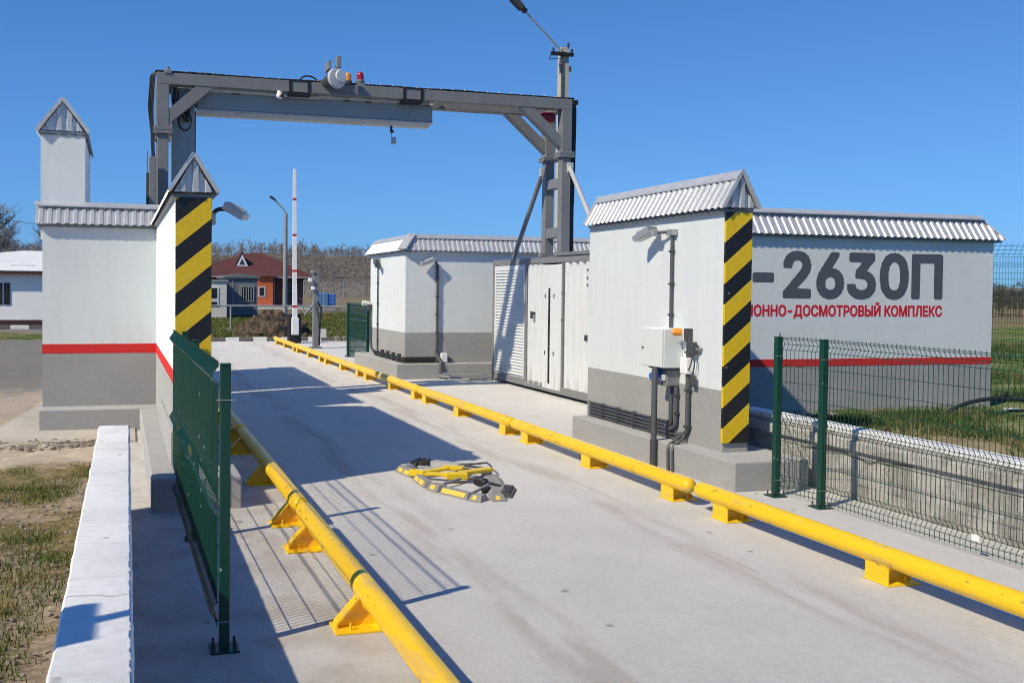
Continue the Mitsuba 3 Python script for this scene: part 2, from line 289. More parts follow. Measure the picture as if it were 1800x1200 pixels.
def text(t, height, depth, xs, x_right, y, z0, bold=True, fat=0.0):
    """Lettering standing on a wall that faces -y, its right end at x_right, xs = stretch across."""
    m = meshkit.text_mesh(t, height, depth, bold)
    if fat > 0:
        top = m.triangles[m.face_normals[:, 2] > 0.9][:, :, :2]; shape = shapely.union_all([shapely.Polygon(q) for q in top]).buffer(fat, join_style='mitre').simplify(0.002)
        m = trimesh.util.concatenate([trimesh.creation.extrude_polygon(q, depth, engine='earcut') for q in getattr(shape, 'geoms', [shape])])
    v = m.vertices.copy(); v[:, 0] *= xs; v[:, 0] += x_right - v[:, 0].max()
    m.vertices = np.c_[v[:, 0], y - v[:, 2], z0 + v[:, 1]]; m.invert(); return m
def sheet(x0, x1, y0, y1, z, nx=2, ny=2, fz=None):
    X, Y = np.meshgrid(np.linspace(x0, x1, nx), np.linspace(y0, y1, ny)); Z = np.full_like(X, z) if fz is None else fz(X, Y)
    v = np.c_[X.ravel(), Y.ravel(), Z.ravel()]; i = np.arange(nx * ny).reshape(ny, nx); a, b, c, d = i[:-1, :-1].ravel(), i[:-1, 1:].ravel(), i[1:, 1:].ravel(), i[1:, :-1].ravel()
    return trimesh.Trimesh(v, np.vstack([np.c_[a, b, c], np.c_[a, c, d]]), process=False)

# ------------------------------------------------------------------ the setting
def nz(X, Y, s, seed=0): return meshkit.fbm(np.stack([X * s, Y * s, 0 * X], -1), 4, seed)
XG = np.concatenate([[-1500, -600, -250, -100, -40], np.linspace(-20, 45, 66), [70, 130, 300, 800, 2000]]); YG = np.concatenate([[-400, -100, -20], np.linspace(-8, 110, 119), [140, 200, 320, 600, 1500, 3500]])
Xg, Yg = np.meshgrid(XG, YG); near = (Xg > -22) & (Xg < 46) & (Yg > 37) & (Yg < 111)
Zg = np.where(near, -0.06 + 0.10 * nz(Xg, Yg, 0.35), -0.06); i = np.arange(Zg.size).reshape(Zg.shape)
a, b, c, d = i[:-1, :-1].ravel(), i[:-1, 1:].ravel(), i[1:, 1:].ravel(), i[1:, :-1].ravel()
struct('ground', trimesh.Trimesh(np.c_[Xg.ravel(), Yg.ravel(), Zg.ravel()], np.vstack([np.c_[a, b, c], np.c_[a, c, d]]), process=False), 'ground', True, label='grass and dry field running back to the trees')
struct('road', [box(-0.10, 6.66, -8, 36.3, -0.25, 0.0), box(6.66, 10.6, 12.7, 36.3, -0.25, -0.003)], 'road', label='pale concrete drive with faint wheel marks')
struct('road', [box(-40, -0.10, 12.9, 47.4, -0.25, -0.012), box(-0.10, 3.0, 36.3, 47.4, -0.25, -0.012)], 'asphalt', label='worn grey asphalt with sandy edges')
def verge_z(X, Y): return 0.16 - 0.20 * np.clip((Y - 6) / 6.5, 0, 1) + 0.10 * nz(X, Y, 1.3) + 0.03 * nz(X, Y, 6.0, 3)
struct('ground', sheet(-9, -0.17, -3, 12.95, 0, 120, 190, verge_z), 'verge', True, label='trodden soil and thin grass left of the parapet')
struct('pavement', extrude([(-1.85, 13.15), (0.1, 13.0), (0.1, 14.9), (-1.35, 18.5), (-1.45, 16.5)], 'z', -0.1, 0.03), 'apron', label='rough concrete strip round the plinth of the left shield wall')
def bank_z(X, Y): return 0.20 + 0.16 * nz(X, Y, 0.9) + 0.03 * nz(X, Y, 5.0, 3) + 0.0 * X - 0.20 * np.clip((Y - 12.6) / 4, 0, 1)
struct('ground', [sheet(6.86, 12.75, -4, 12.1, 0, 60, 110, bank_z), sheet(12.75, 40, -4, 22, 0, 90, 110, bank_z)], 'ground', True, label='raised grassy bank behind the right parapet')

# ------------------------------------------------------------------ shield walls
def gable_roof(t, xc, half, y0, y1, ze, zr, hipfar=False):
    """A roof along y: two profiled slopes, a ridge flashing, verge strips and profiled gable triangles."""
    rf = add(t, 'roof', [corrugated((xc - half, y0, ze), (xc - half, y1, ze), (xc, y0, zr), (xc, y1, zr)), corrugated((xc + half, y0, ze), (xc + half, y1, ze), (xc, y0, zr), (xc, y1, zr))], 'zinc')
    add(rf, 'ridge_cap', fold((xc, y0 - 0.02, zr + 0.03), (xc, y1 + 0.02, zr + 0.03), 0.07, 0.085, (1, 0, 0)), 'zinc')
    gb = []
    for y in (y0 + 0.045, y1 - 0.045):
        m = corrugated((xc - half + 0.05, y, ze + 0.01), (xc + half - 0.05, y, ze + 0.01), (xc, y, zr - 0.02), (xc, y, zr - 0.02), 0.12, 0.035); gb.append(m)
    adds(rf, 'gable', gb, 'zinc')
    vg = []
    for s in (-1, 1):
        for y in (y0, y1): vg.append(obox((xc + s * half, y, ze + 0.012), (xc, y, zr + 0.022), 0.03, 0.035))
    adds(rf, 'verge_strip', vg, 'zinc')
    add(rf, 'eave_board', [box(xc - half + 0.03, xc + half - 0.03, y0 + 0.07, y1 - 0.07, ze - 0.035, ze - 0.005)], 'midgrey')
def wing_roof(t, x0, x1, yc, half, ze, zr, hip0, hip1):
    """A roof along x; hip0 / hip1: how far the ends slope in."""
    rf = add(t, 'roof', [corrugated((x0, yc - half, ze), (x1, yc - half, ze), (x0 + hip0, yc, zr), (x1 - hip1, yc, zr)), corrugated((x0, yc + half, ze), (x1, yc + half, ze), (x0 + hip0, yc, zr), (x1 - hip1, yc, zr))], 'zinc')
    add(rf, 'ridge_cap', fold((x0 + hip0 - 0.02, yc, zr + 0.035), (x1 - hip1 + 0.02, yc, zr + 0.035), 0.10, 0.06, (0, 1, 0)), 'zinc')
    ends = []
    for x, h, s in ((x0, hip0, 1), (x1, hip1, -1)):
        if h > 0:
            ends.append(corrugated((x, yc - half, ze), (x, yc + half, ze), (x + s * h, yc, zr), (x + s * h, yc, zr)))
            for q in (-1, 1): ends.append(obox((x, yc + q * half, ze + 0.02), (x + s * h, yc, zr + 0.025), 0.05, 0.02))
    if ends: add(rf, 'hip_end', ends, 'zinc')
    add(rf, 'eave_board', [box(x0 + 0.03, x1 - 0.03, yc - half + 0.03, yc + half - 0.03, ze - 0.035, ze - 0.005)], 'midgrey')

# near right, with the lettering
t = thing('shield_wall', 'white and grey shield wall with big dark numbers, red Cyrillic lettering and a striped end', 'wall', 'rendered shield walls round the scanner')
SWR = t; ZG = 0.935
add(t, 'plinth', [box(5.74, 6.60, 8.52, 12.24, -0.1, 0.29, 0.012), box(6.60, 12.72, 11.60, 12.55, -0.1, 0.285, 0.012)], 'greyplaster')
add(t, 'base_coat', [box(5.98, 6.28, 9.10, 12.28, 0.25, ZG), box(6.28, 12.42, 11.972, 12.28, 0.25, ZG)], 'greyplaster')
add(t, 'upper_wall', [box(5.98, 6.28, 9.10, 12.28, ZG, 2.81), box(6.28, 12.42, 11.972, 12.28, ZG, 2.78)], 'plaster')
add(t, 'red_stripe', box(6.281, 12.423, 11.967, 11.974, ZG - 0.002, 1.035), 'redpaint')
add(t, 'hazard_board', box(5.955, 6.275, 9.07, 9.10, 0.39, 2.79, 0.004), 'hazard_a')
gable_roof(t, 6.105, 0.215, 9.02, 12.28, 2.83, 3.20)
wing_roof(t, 6.2, 12.55, 12.12, 0.235, 2.77, 3.11, 0, 0.28)
add(t, 'lettering', text('\u0422-2630\u041f', 0.59, 0.004, 1.04, 11.50, 11.972, 1.92, True, 0.017), 'letter')
add(t, 'lettering', text('\u0418\u041d\u0421\u041f\u0415\u041a\u0426\u0418\u041e\u041d\u041d\u041e-\u0414\u041e\u0421\u041c\u041e\u0422\u0420\u041e\u0412\u042b\u0419 \u041a\u041e\u041c\u041f\u041b\u0415\u041a\u0421', 0.147, 0.004, 0.875, 11.50, 11.972, 1.64, True, 0.003), 'redletter')

# far right
t = thing('shield_wall', 'white and grey shield wall beyond the container with dark cable pipes on its corner', 'wall', 'rendered shield walls round the scanner')
SWF = t; ZF = 1.0
add(t, 'plinth', [box(5.60, 6.5, 21.5, 24.95, -0.1, 0.33, 0.012), box(5.60, 12.0, 20.80, 21.5, -0.1, 0.332, 0.012)], 'greyplaster')
add(t, 'base_coat', [box(5.86, 6.18, 21.4, 24.35, 0.3, ZF), box(5.86, 11.8, 21.08, 21.4, 0.3, ZF)], 'greyplaster')
add(t, 'upper_wall', [box(5.86, 6.18, 21.4, 24.35, ZF, 2.8), box(5.86, 11.8, 21.08, 21.4, ZF, 2.8)], 'plaster')
rf = add(t, 'roof', [corrugated((5.74, 20.98, 2.80), (5.74, 24.5, 2.80), (6.02, 21.22, 3.14), (6.02, 24.5, 3.14)), corrugated((6.30, 21.5, 2.80), (6.30, 24.5, 2.80), (6.02, 21.22, 3.14), (6.02, 24.5, 3.14)), corrugated((5.74, 20.98, 2.80), (11.9, 20.98, 2.80), (6.02, 21.22, 3.14), (11.9, 21.22, 3.14)), corrugated((6.30, 21.5, 2.80), (11.9, 21.5, 2.80), (6.02, 21.22, 3.14), (11.9, 21.22, 3.14))], 'zinc')
add(rf, 'ridge_cap', [fold((6.02, 21.15, 3.17), (6.02, 24.55, 3.17), 0.09, 0.085, (1, 0, 0)), fold((6.0, 21.22, 3.175), (11.9, 21.22, 3.175), 0.09, 0.085, (0, 1, 0)), obox((5.74, 20.98, 2.825), (6.02, 21.22, 3.165), 0.22, 0.03)], 'zinc')
add(rf, 'eave_board', [box(5.78, 6.27, 21.5, 24.45, 2.765, 2.795), box(5.78, 11.85, 20.98, 21.5, 2.764, 2.794)], 'midgrey')

# near left, turned very slightly
XF[0] = trimesh.transformations.rotation_matrix(math.radians(0.45), (0, 0, 1), (0.43, 9.5, 0))
t = thing('shield_wall', 'white shield wall with red stripe, corrugated coping, square turret and striped end behind the green fence', 'wall', 'rendered shield walls round the scanner')
SWL = t
add(t, 'plinth', [box(0.20, 0.98, 8.92, 14.10, -0.1, 0.29, 0.012), box(-1.10, 0.98, 14.10, 15.0, -0.1, 0.30, 0.012), box(0.395, 0.43, 9.6, 12.4, 0.29, 0.60, 0.004)], 'greyplaster')
add(t, 'base_coat', [box(0.43, 0.75, 9.5, 14.52, 0.25, 1.03), box(-1.08, 0.75, 14.52, 14.84, 0.25, 1.03)], 'greyplaster')
add(t, 'upper_wall', [box(0.43, 0.75, 9.5, 14.52, 1.03, 2.81), box(-1.08, 0.75, 14.52, 14.84, 1.03, 2.81)], 'plaster')
add(t, 'red_stripe', [box(-1.084, 0.4265, 14.5165, 14.524, 1.03, 1.16), box(0.4265, 0.434, 9.6, 14.517, 1.03, 1.16)], 'redpaint')
add(t, 'hazard_board', box(0.425, 0.755, 9.47, 9.50, 0.39, 2.79, 0.004), 'hazard_b')
gable_roof(t, 0.585, 0.225, 9.42, 14.6, 2.83, 3.17)
wing_roof(t, -1.17, 0.5, 14.68, 0.255, 2.80, 3.09, 0, 0)
tw = add(t, 'turret', box(-1.115, -0.535, 14.70, 17.30, 2.6, 4.09), 'plaster')
adds(tw, 'roof', [corrugated((-1.155, 14.64, 4.07), (-1.155, 17.38, 4.07), (-0.825, 14.64, 4.51), (-0.825, 17.38, 4.51)), corrugated((-0.495, 14.64, 4.07), (-0.495, 17.38, 4.07), (-0.825, 14.64, 4.51), (-0.825, 17.38, 4.51))], 'zinc')
adds(tw, 'gable', [corrugated((-1.10, y, 4.10), (-0.55, y, 4.10), (-0.825, y, 4.49), (-0.825, y, 4.49), 0.13, 0.03) for y in (14.68, 17.34)], 'zinc')
adds(tw, 'verge_strip', [obox((-1.175, 14.625, 4.085), (-0.825, 14.625, 4.545), 0.022, 0.05), obox((-0.475, 14.625, 4.085), (-0.825, 14.625, 4.545), 0.022, 0.05)], 'zinc'); add(tw, 'eave_board', box(-1.12, -0.53, 14.685, 17.335, 4.04, 4.065), 'midgrey')
XF[0] = None
# far left, hidden from the camera: only its shadow on the drive is seen
t = thing('shield_wall', 'shield wall on the left beyond the gantry, seen only by its shadow on the drive', 'wall', 'rendered shield walls round the scanner')
add(t, 'plinth', box(0.15, 1.0, 18.1, 23.3, -0.1, 0.3), 'greyplaster')
add(t, 'upper_wall', box(0.36, 0.66, 18.3, 22.9, 0.3, 2.85), 'plaster')
gable_roof(t, 0.51, 0.27, 18.2, 23.0, 2.87, 3.22)

# ------------------------------------------------------------------ parapets
def parapet(x0, x1, y0, y1, z, label, capmat, name='parapet_wall', seed=1):
    t = thing(name, label, 'parapet')
    ys = np.linspace(y0, y1, 420); r = np.random.default_rng(seed); e = 0.0025 * (meshkit.fbm(np.stack([ys * 9, 0 * ys, 0 * ys], -1), 4, seed) - 0.5) * 2
    xl = x0 + 0.005 * (meshkit.fbm(np.stack([ys * 5, 0 * ys + 5, 0 * ys], -1), 4, seed) - 0.5) * 2; xr = x1 + 0.012 * (meshkit.fbm(np.stack([ys * 45, 0 * ys + 9, 0 * ys], -1), 4, seed) - 0.5)
    zt = z + e
    rows = np.stack([np.c_[xl - 0.0, ys, zt - 0.05], np.c_[xl, ys, zt - 0.012], np.c_[xl + 0.012, ys, zt], np.c_[xr - 0.012, ys, zt], np.c_[xr, ys, zt - 0.012], np.c_[xr, ys, zt - 0.05]], 1); n = len(ys)
    v = rows.reshape(-1, 3); f = []
    for i in range(n - 1):
        for j in range(5): a = i * 6 + j; f += [[a, a + 1, a + 7], [a, a + 7, a + 6]]
    for k in (0, n - 1):
        q = k * 6; f += [[q, q + 1, q + 2], [q, q + 2, q + 3], [q, q + 3, q + 4], [q, q + 4, q + 5]]
    add(t, 'coping', trimesh.Trimesh(v, f, process=False), capmat, True)
    add(t, 'wall_face', box(x0 + 0.012, x1 - 0.014, y0, y1, -0.2, z - 0.03), 'concwall')
    return t
parapet(-0.235, 0.02, -2, 8.95, 0.77, 'low parapet left of the drive with a broad white painted top', 'whitetop')
t = parapet(6.70, 6.92, -2, 9.9, 0.66, 'low stained concrete parapet with narrow white top behind the right mesh fence', 'whitetop', seed=5)
add(t, 'ledge', box(6.655, 6.715, -2, 9.9, 0.46, 0.56, 0.01), 'concwall')

# ------------------------------------------------------------------ shipping container
t = thing('shipping_container', 'white corrugated shipping container with a tall slotted door standing behind the right shield wall', 'container')
CX = 7.60; CY0, CY1 = 14.24, 20.30
def ribs(y0, y1, x, z0, z1, pitch=0.28, depth=0.06):
    n = max(1, round((y1 - y0) / pitch)); p = (y1 - y0) / n; pr = []
    for i in range(n): y = y0 + i * p; pr += [(x + depth, y), (x + depth, y + 0.25 * p), (x, y + 0.37 * p), (x, y + 0.82 * p), (x + depth, y + 0.94 * p)]
    pr.append((x + depth, y1)); pr = np.array(pr); k = len(pr)
    v = np.vstack([np.c_[pr, np.full(k, z0)], np.c_[pr, np.full(k, z1)]]); f = []
    for i in range(k - 1): f += [[i, i + 1, k + i + 1], [i, k + i + 1, k + i]]
    return trimesh.Trimesh(v, f, process=False)
add(t, 'bottom_rail', [box(CX, CX + 0.10, CY0, CY1, 0.06, 0.20, 0.006), box(CX + 2.34, CX + 2.44, CY0, CY1, 0.06, 0.20), box(CX, CX + 2.44, CY0, CY0 + 0.1, 0.061, 0.20), box(CX, CX + 2.44, CY1 - 0.1, CY1, 0.061, 0.20)], 'midgrey')
add(t, 'top_rail', [box(CX - 0.002, CX + 0.10, CY0, CY1, 2.47, 2.585, 0.006), box(CX + 2.34, CX + 2.44, CY0, CY1, 2.47, 2.585), box(CX, CX + 2.44, CY0, CY0 + 0.1, 2.472, 2.583), box(CX, CX + 2.44, CY1 - 0.1, CY1, 2.472, 2.583)], 'midgrey')
for y in (CY0, CY1 - 0.14):
    for x in (CX - 0.003, CX + 2.31): add(t, 'corner_post', box(x, x + 0.13, y, y + 0.14, 0.0, 2.59, 0.008), 'midgrey')
add(t, 'roof', box(CX + 0.05, CX + 2.39, CY0 + 0.05, CY1 - 0.05, 2.50, 2.545), 'container')
add(t, 'wall_panel', ribs(CY0 + 0.14, 16.66, CX + 0.01, 0.20, 2.47), 'container')
add(t, 'wall_panel', [box(CX + 0.05, CX + 2.40, CY1 - 0.09, CY1 - 0.04, 0.2, 2.47), box(CX + 2.36, CX + 2.40, CY0, CY1, 0.2, 2.47), box(CX + 0.05, CX + 2.40, CY0 + 0.04, CY0 + 0.09, 0.2, 2.47)], 'container')
add(t, 'frame_post', [box(CX - 0.004, CX + 0.06, 16.66, 16.72, 0.2, 2.47), box(CX - 0.004, CX + 0.06, 18.36, 18.48, 0.2, 2.47)], 'midgrey')
dp = add(t, 'door', box(CX - 0.006, CX + 0.04, 16.74, 17.56, 0.12, 2.44, 0.006), 'container')
add(dp, 'slot', box(CX - 0.012, CX - 0.004, 17.22, 17.30, 0.22, 2.0), 'black')
add(dp, 'hinge_pad', [box(CX - 0.016, CX - 0.004, y, y + 0.03, z, z + 0.07) for y in (17.03, 17.43) for z in (0.75, 1.82)], 'darkgrey')
dq = add(t, 'door', ribs(17.57, 18.36, CX + 0.0, 0.13, 2.46, 0.26, 0.055), 'container')
add(dq, 'handle', [box(CX - 0.07, CX + 0.02, 17.93, 17.97, 1.49, 1.54), box(CX - 0.085, CX - 0.06, 17.90, 18.0, 1.41, 1.55, 0.006)], 'darkgrey')
add(dq, 'handle_tag', box(CX - 0.02, CX + 0.01, 18.06, 18.12, 1.48, 1.53), 'orange')
lv = add(t, 'louvre', [box(CX + 0.03, CX + 0.05, 18.48, 20.16, 0.2, 2.47), box(CX - 0.004, CX + 0.04, 18.48, 18.54, 0.2, 2.46), box(CX - 0.004, CX + 0.04, 20.10, 20.16, 0.2, 2.46), box(CX - 0.003, CX + 0.04, 18.54, 20.10, 2.36, 2.46)], 'container')
for i in range(34):
    z = 0.24 + i * 0.0625
    add(lv, 'slat', extrude([(CX + 0.03, z + 0.058), (CX - 0.012, z + 0.016), (CX - 0.012, z + 0.008), (CX + 0.03, z + 0.03)], 'y', 18.545, 20.095), 'container')
add(t, 'bolt', [box(CX - 0.014, CX, y, y + 0.025, z, z + 0.04) for y, z in ((16.69, 1.9), (16.69, 1.4), (15.66, 2.30), (15.66, 2.16), (15.66, 2.04))], 'darkgrey')
add(t, 'lock_box', box(CX - 0.03, CX + 0.03, 15.66, 15.72, 1.10, 1.2, 0.004), 'darkgrey')

# ------------------------------------------------------------------ scanning gantry
t = thing('scanning_gantry', 'grey steel scanning gantry arching over the drive from the container to the left wall', 'gantry')
GAN = t; GY, GF = 16.90, 17.63; ZT, ZB = 5.46, 5.27; XL, XR = 0.45, 7.64; W = 0.20
for y in (GY, GF):
    add(t, 'beam', box(XL + 0.001, XR + W, y, y + W, ZB, ZT, 0.008), 'steel')
    lc = add(t, 'column', box(XL, XL + W, y + 0.001, y + W - 0.001, 4.58, ZB, 0.008), 'steel'); add(t, 'column', box(XL + 0.015, XL + W - 0.01, y + 0.015, y + W - 0.015, 0.0, 4.46, 0.008), 'steel')
    add(lc, 'flange', [box(XL - 0.05, XL + W + 0.06, y - 0.03, y + W + 0.03, 4.52, 4.58, 0.006), box(XL - 0.05, XL + W + 0.06, y - 0.03, y + W + 0.03, 4.46, 4.515, 0.006)], 'steel')
    rc = add(t, 'column', box(XR, XR + W, y + 0.001, y + W - 0.001, 4.50, ZB, 0.008), 'steel'); add(t, 'column', box(XR + 0.01, XR + W - 0.012, y + 0.015, y + W - 0.015, 2.66, 4.40, 0.008), 'steel')
    add(rc, 'flange', [box(XR - 0.05, XR + W + 0.05, y - 0.03, y + W + 0.03, 4.45, 4.50, 0.006), box(XR - 0.05, XR + W + 0.05, y - 0.03, y + W + 0.03, 4.40, 4.447, 0.006)], 'steel')
    add(t, 'knee_brace', [extrude([(XL + W - 0.02, 4.62), (XL + W - 0.02, 4.86), (1.10, ZB + 0.02), (1.40, ZB + 0.02)], 'y', y + 0.012, y + W - 0.012)], 'steel')
    add(t, 'knee_brace', [extrude([(XR + 0.02, 4.54), (6.80, ZB + 0.02), (7.06, ZB + 0.02), (XR + 0.02, 4.76)], 'y', y + 0.012, y + W - 0.012)], 'steel')
add(t, 'cross_bar', [box(XR + 0.02, XR + W - 0.02, GY + W, GF, 3.86, 4.04, 0.006)], 'steel'); add(t, 'cross_bar', [box(XR + 0.02, XR + W - 0.02, GY + W, GF, 2.94, 3.13, 0.006)], 'steel')
add(t, 'cross_bar', [box(x, x + 0.16, GY + W, GF, ZB + 0.01, ZT - 0.01) for x in (XL + 0.01, 2.7, 5.3, XR + 0.02)], 'steel')
add(t, 'base_beam', [box(7.58, 10.0, GY + 0.02, GY + 0.18, 2.59, 2.67, 0.006), box(7.58, 10.0, GF + 0.02, GF + 0.18, 2.59, 2.67, 0.006), box(7.57, 7.73, 15.2, GY + 0.02, 2.592, 2.655, 0.006)], 'steel')
add(t, 'stay', tube([(XR + 0.04, GF + 0.22, 4.22), (7.68, 19.3, 2.62)], 0.045), 'steel'); add(t, 'stay', tube([(XR + 0.15, GY - 0.02, 4.22), (7.74, 15.35, 2.64)], 0.042), 'brace')
adds(t, 'bracket', [box(XR + 0.1, XR + W + 0.02, GY - 0.05, GY, 4.12, 4.30, 0.01), box(XR - 0.02, XR + 0.1, GF + 0.2, GF + 0.26, 4.14, 4.30, 0.01)], 'brace')
# detector: a flat horizontal housing and a tall one
add(t, 'detector_housing', [box(1.12, 5.24, 17.17, 17.47, 4.945, 5.235, 0.006)], 'detector')
add(t, 'detector_lip', [box(1.10, 5.255, 17.15, 17.49, 4.915, 4.938, 0.004), extrude([(17.16, 4.912), (17.48, 4.912), (17.42, 4.855), (17.22, 4.855)], 'x', 1.10, 5.20)], 'lightgrey')
add(t, 'detector_cover', [box(1.24, 1.50, 17.160, 17.172, 5.02, 5.20), box(4.83, 5.10, 17.160, 17.172, 4.985, 5.18)], 'detector')
add(t, 'detector_housing', [box(0.70, 1.08, 17.19, 17.5, 0.6, 5.40, 0.006)], 'detector')
add(t, 'detector_edge', [box(1.08, 1.10, 17.20, 17.49, 0.6, 4.90)], 'darkgrey')
add(t, 'tube_rail', tube([(1.3, 17.10, 5.27), (3.15, 17.10, 5.24)], 0.035), 'lightgrey')
adds(t, 'hanger', [box(x, x + 0.12, 17.12, 17.3, 5.22, 5.30) for x in (1.7, 2.6, 3.6, 4.0, 4.6, 5.05)], 'darkgrey')
adds(t, 'hanger', [box(x, x + 0.26, 17.08, 17.16, 5.235, 5.265) for x in (3.45, 3.95, 4.40, 4.88)], 'lightgrey')
# cables on the beam: a loose bundle with ties, loops at the left column
def sag(x0, x1, y, z, seed, n=60):
    xs = np.linspace(x0, x1, n); r = meshkit.fbm(np.stack([xs * 1.6, 0 * xs + seed, 0 * xs], -1), 3, seed); return np.c_[xs, y + 0.05 * (r - 0.5), z + 0.035 * (r - 0.4)]
cb = [tube(sag(XL - 0.02, XR + W + 0.05, GY + 0.05 + 0.04 * k, ZT + 0.018 + 0.004 * (k % 2), 3 + k), 0.017, 8) for k in range(4)]
add(t, 'cable_bundle', cb, 'black', True)
add(t, 'cable_tie', [box(x, x + 0.012, GY + 0.02, GY + 0.2, ZT + 0.03, ZT + 0.05) for x in np.arange(0.7, 7.6, 0.22)], 'lightgrey', kind='stuff')
add(t, 'cable_loop', [tube(bend([(0.75, 17.05, 5.24), (0.72, 17.08, 4.95), (0.95, 17.12, 4.72), (1.02, 17.14, 5.1)], 0.12), 0.022, 8), tube(bend([(0.8, 17.05, 5.2), (0.78, 17.08, 4.9), (0.98, 17.12, 4.66), (0.9, 17.14, 5.0)], 0.12), 0.018, 8),
                        tube([(0.92 + 0.10 * math.cos(a), 17.14 + 0.01 * a, 4.72 + 0.15 * math.sin(a)) for a in np.linspace(0, 14, 50)], 0.014, 6)], 'black', True)
add(t, 'cable_bundle', [tube(bend([(XL + 0.2, GY + 0.05, ZT + 0.02), (XL - 0.03 - 0.02 * k, GY + 0.06 + 0.03 * k, ZT + 0.01), (XL - 0.06 - 0.022 * k, GY + 0.06 + 0.03 * k, 4.9), (XL - 0.05 - 0.01 * k, GY + 0.06 + 0.03 * k, 4.5), (XL - 0.03 - 0.01 * k, GY + 0.06 + 0.03 * k, 4.0), (XL - 0.03, GY + 0.1, 3.2)], 0.1), 0.013, 8) for k in range(4)], 'black', True)
add(t, 'cable_bundle', [tube(bend([(XR + W + 0.02, GY + 0.05, ZT + 0.02), (XR + W + 0.05 + 0.02 * k, GY + 0.1, 5.35), (XR + W + 0.04 + 0.025 * k, GY + 0.12, 4.6), (XR + W + 0.03 + 0.02 * k, GY + 0.12, 3.4), (XR + W + 0.03 + 0.02 * k, GY + 0.12, 2.68)], 0.1), 0.018, 8) for k in range(4)], 'black', True)
add(t, 'cable_loop', tube([(2.98 + 0.16 * math.cos(a), GY + 0.12 + 0.03 * math.sin(2 * a), ZT + 0.02 + 0.10 * math.sin(a)) for a in np.linspace(-0.2, np.pi + 0.2, 24)], 0.014, 8), 'black', True)
for y in (GY, GF):
    for x0 in (XL, XR):
        zf = 4.58 if x0 == XL else 4.50
        for k in range(3): add(t, 'bolt', trimesh.creation.cylinder(0.013, 0.03, sections=6, transform=trimesh.transformations.translation_matrix((x0 + 0.02 + 0.08 * k, y - 0.017, zf + 0.012))), 'midgrey')
add(t, 'cable_tray', box(XR + W + 0.0, XR + W + 0.12, GY + 0.0, GY + 0.12, ZT - 0.09, ZT - 0.01, 0.01), 'black')
for x in (2.62, 4.62):
    st = add(t, 'strap', [box(x, x + 0.045, GY - 0.015, GY + W + 0.015, ZB - 0.05, ZT + 0.015), box(x + 0.32, x + 0.365, GY - 0.015, GY + W + 0.015, ZB - 0.05, ZT + 0.015), box(x + 0.045, x + 0.32, GY - 0.012, GY + W + 0.01, ZB - 0.05, ZB - 0.012), box(x + 0.045, x + 0.32, GY - 0.012, GY + W + 0.01, ZT - 0.006, ZT + 0.012)], 'black')
add(t, 'cap_plate', [box(XL + 0.12, XL + 0.24, GY - 0.02, GY + 0.1, ZT - 0.02, ZT + 0.05, 0.01), tube([(XL + 0.18, GY + 0.05, ZT + 0.05), (XL + 0.18, GY + 0.05, ZT + 0.10)], 0.025)], 'midgrey')

t = thing('cabinet', 'narrow dark grey cabinet standing beside the left column of the gantry', 'cabinet')
add(t, 'body', box(0.325, 0.435, 16.5, 16.85, 2.0, 4.03, 0.008), 'midgrey'); add(t, 'side_box', box(0.285, 0.323, 16.55, 16.75, 2.4, 3.78, 0.006), 'darkgrey'); add(t, 'antenna', tube([(0.30, 16.6, 3.78), (0.30, 16.6, 4.12)], 0.006), 'darkgrey')
# horn loudspeaker, beacons, camera and weight on the gantry
t = thing('loudspeaker', 'white round-faced loudspeaker with a dark cone sitting on the gantry beam', 'loudspeaker')
c0 = np.array((3.37, GY - 0.30, 5.48)); ax = np.array((0.35, -1.0, 0.05)); ax /= np.linalg.norm(ax)
add(t, 'horn', tube([c0 - ax * -0.02, c0 + ax * -0.10, c0 - ax * 0.50], [0.165, 0.14, 0.05], 24), 'darkgrey', 40)
add(t, 'face', tube([c0 + ax * 0.0, c0 + ax * 0.05, c0 + ax * 0.06], [0.17, 0.165, 0.15], 28), 'lightgrey', 40)
add(t, 'cover', tube([c0 + ax * 0.06 + (0.045, 0, 0.035), c0 + ax * 0.09 + (0.045, 0, 0.035)], [0.105, 0.095], 24), 'cabinet', 40)
adds(t, 'bracket', [box(3.24, 3.28, GY - 0.3, GY + 0.05, 5.64, 5.78), box(3.37, 3.45, GY - 0.32, GY - 0.2, 5.66, 5.86, 0.01)], 'midgrey')
add(t, 'rear_cap', tube([c0 - ax * 0.50, c0 - ax * 0.56], [0.09, 0.07], 16), 'lightgrey', 40)
t = thing('beacon_light', 'amber beacon light beside the loudspeaker on the gantry', 'beacon'); add(t, 'lens', dome((3.64, GY + 0.02, 5.52), 0.06, 0.07, base=0.08), 'orange', 40); add(t, 'base', trimesh.creation.cylinder(0.07, 0.06, sections=20, transform=trimesh.transformations.translation_matrix((3.64, GY + 0.02, 5.49))), 'darkgrey')
t = thing('beacon_light', 'dark red beacon light on top of the gantry beam', 'beacon'); add(t, 'lens', dome((3.87, GY + 0.08, 5.56), 0.062, 0.07, base=0.08), 'redlens', 40); add(t, 'base', [trimesh.creation.cylinder(0.078, 0.035, sections=20, transform=trimesh.transformations.translation_matrix((3.87, GY + 0.08, 5.545))), box(3.80, 3.94, GY + 0.02, GY + 0.14, 5.46, 5.53)], 'midgrey')
t = thing('siren', 'red siren horn tucked inside the right corner of the gantry', 'siren'); add(t, 'horn', tube([(7.33, GY + 0.35, 5.17), (7.42, GY + 0.35, 5.17), (7.60, GY + 0.35, 5.17)], [0.05, 0.09, 0.10], 18), 'redlens', 40); add(t, 'mount', [box(7.2, 7.35, GY + 0.32, GY + 0.38, 5.14, 5.17), box(7.26, 7.33, GY + 0.31, GY + 0.39, 5.02, 5.16, 0.01)], 'white')
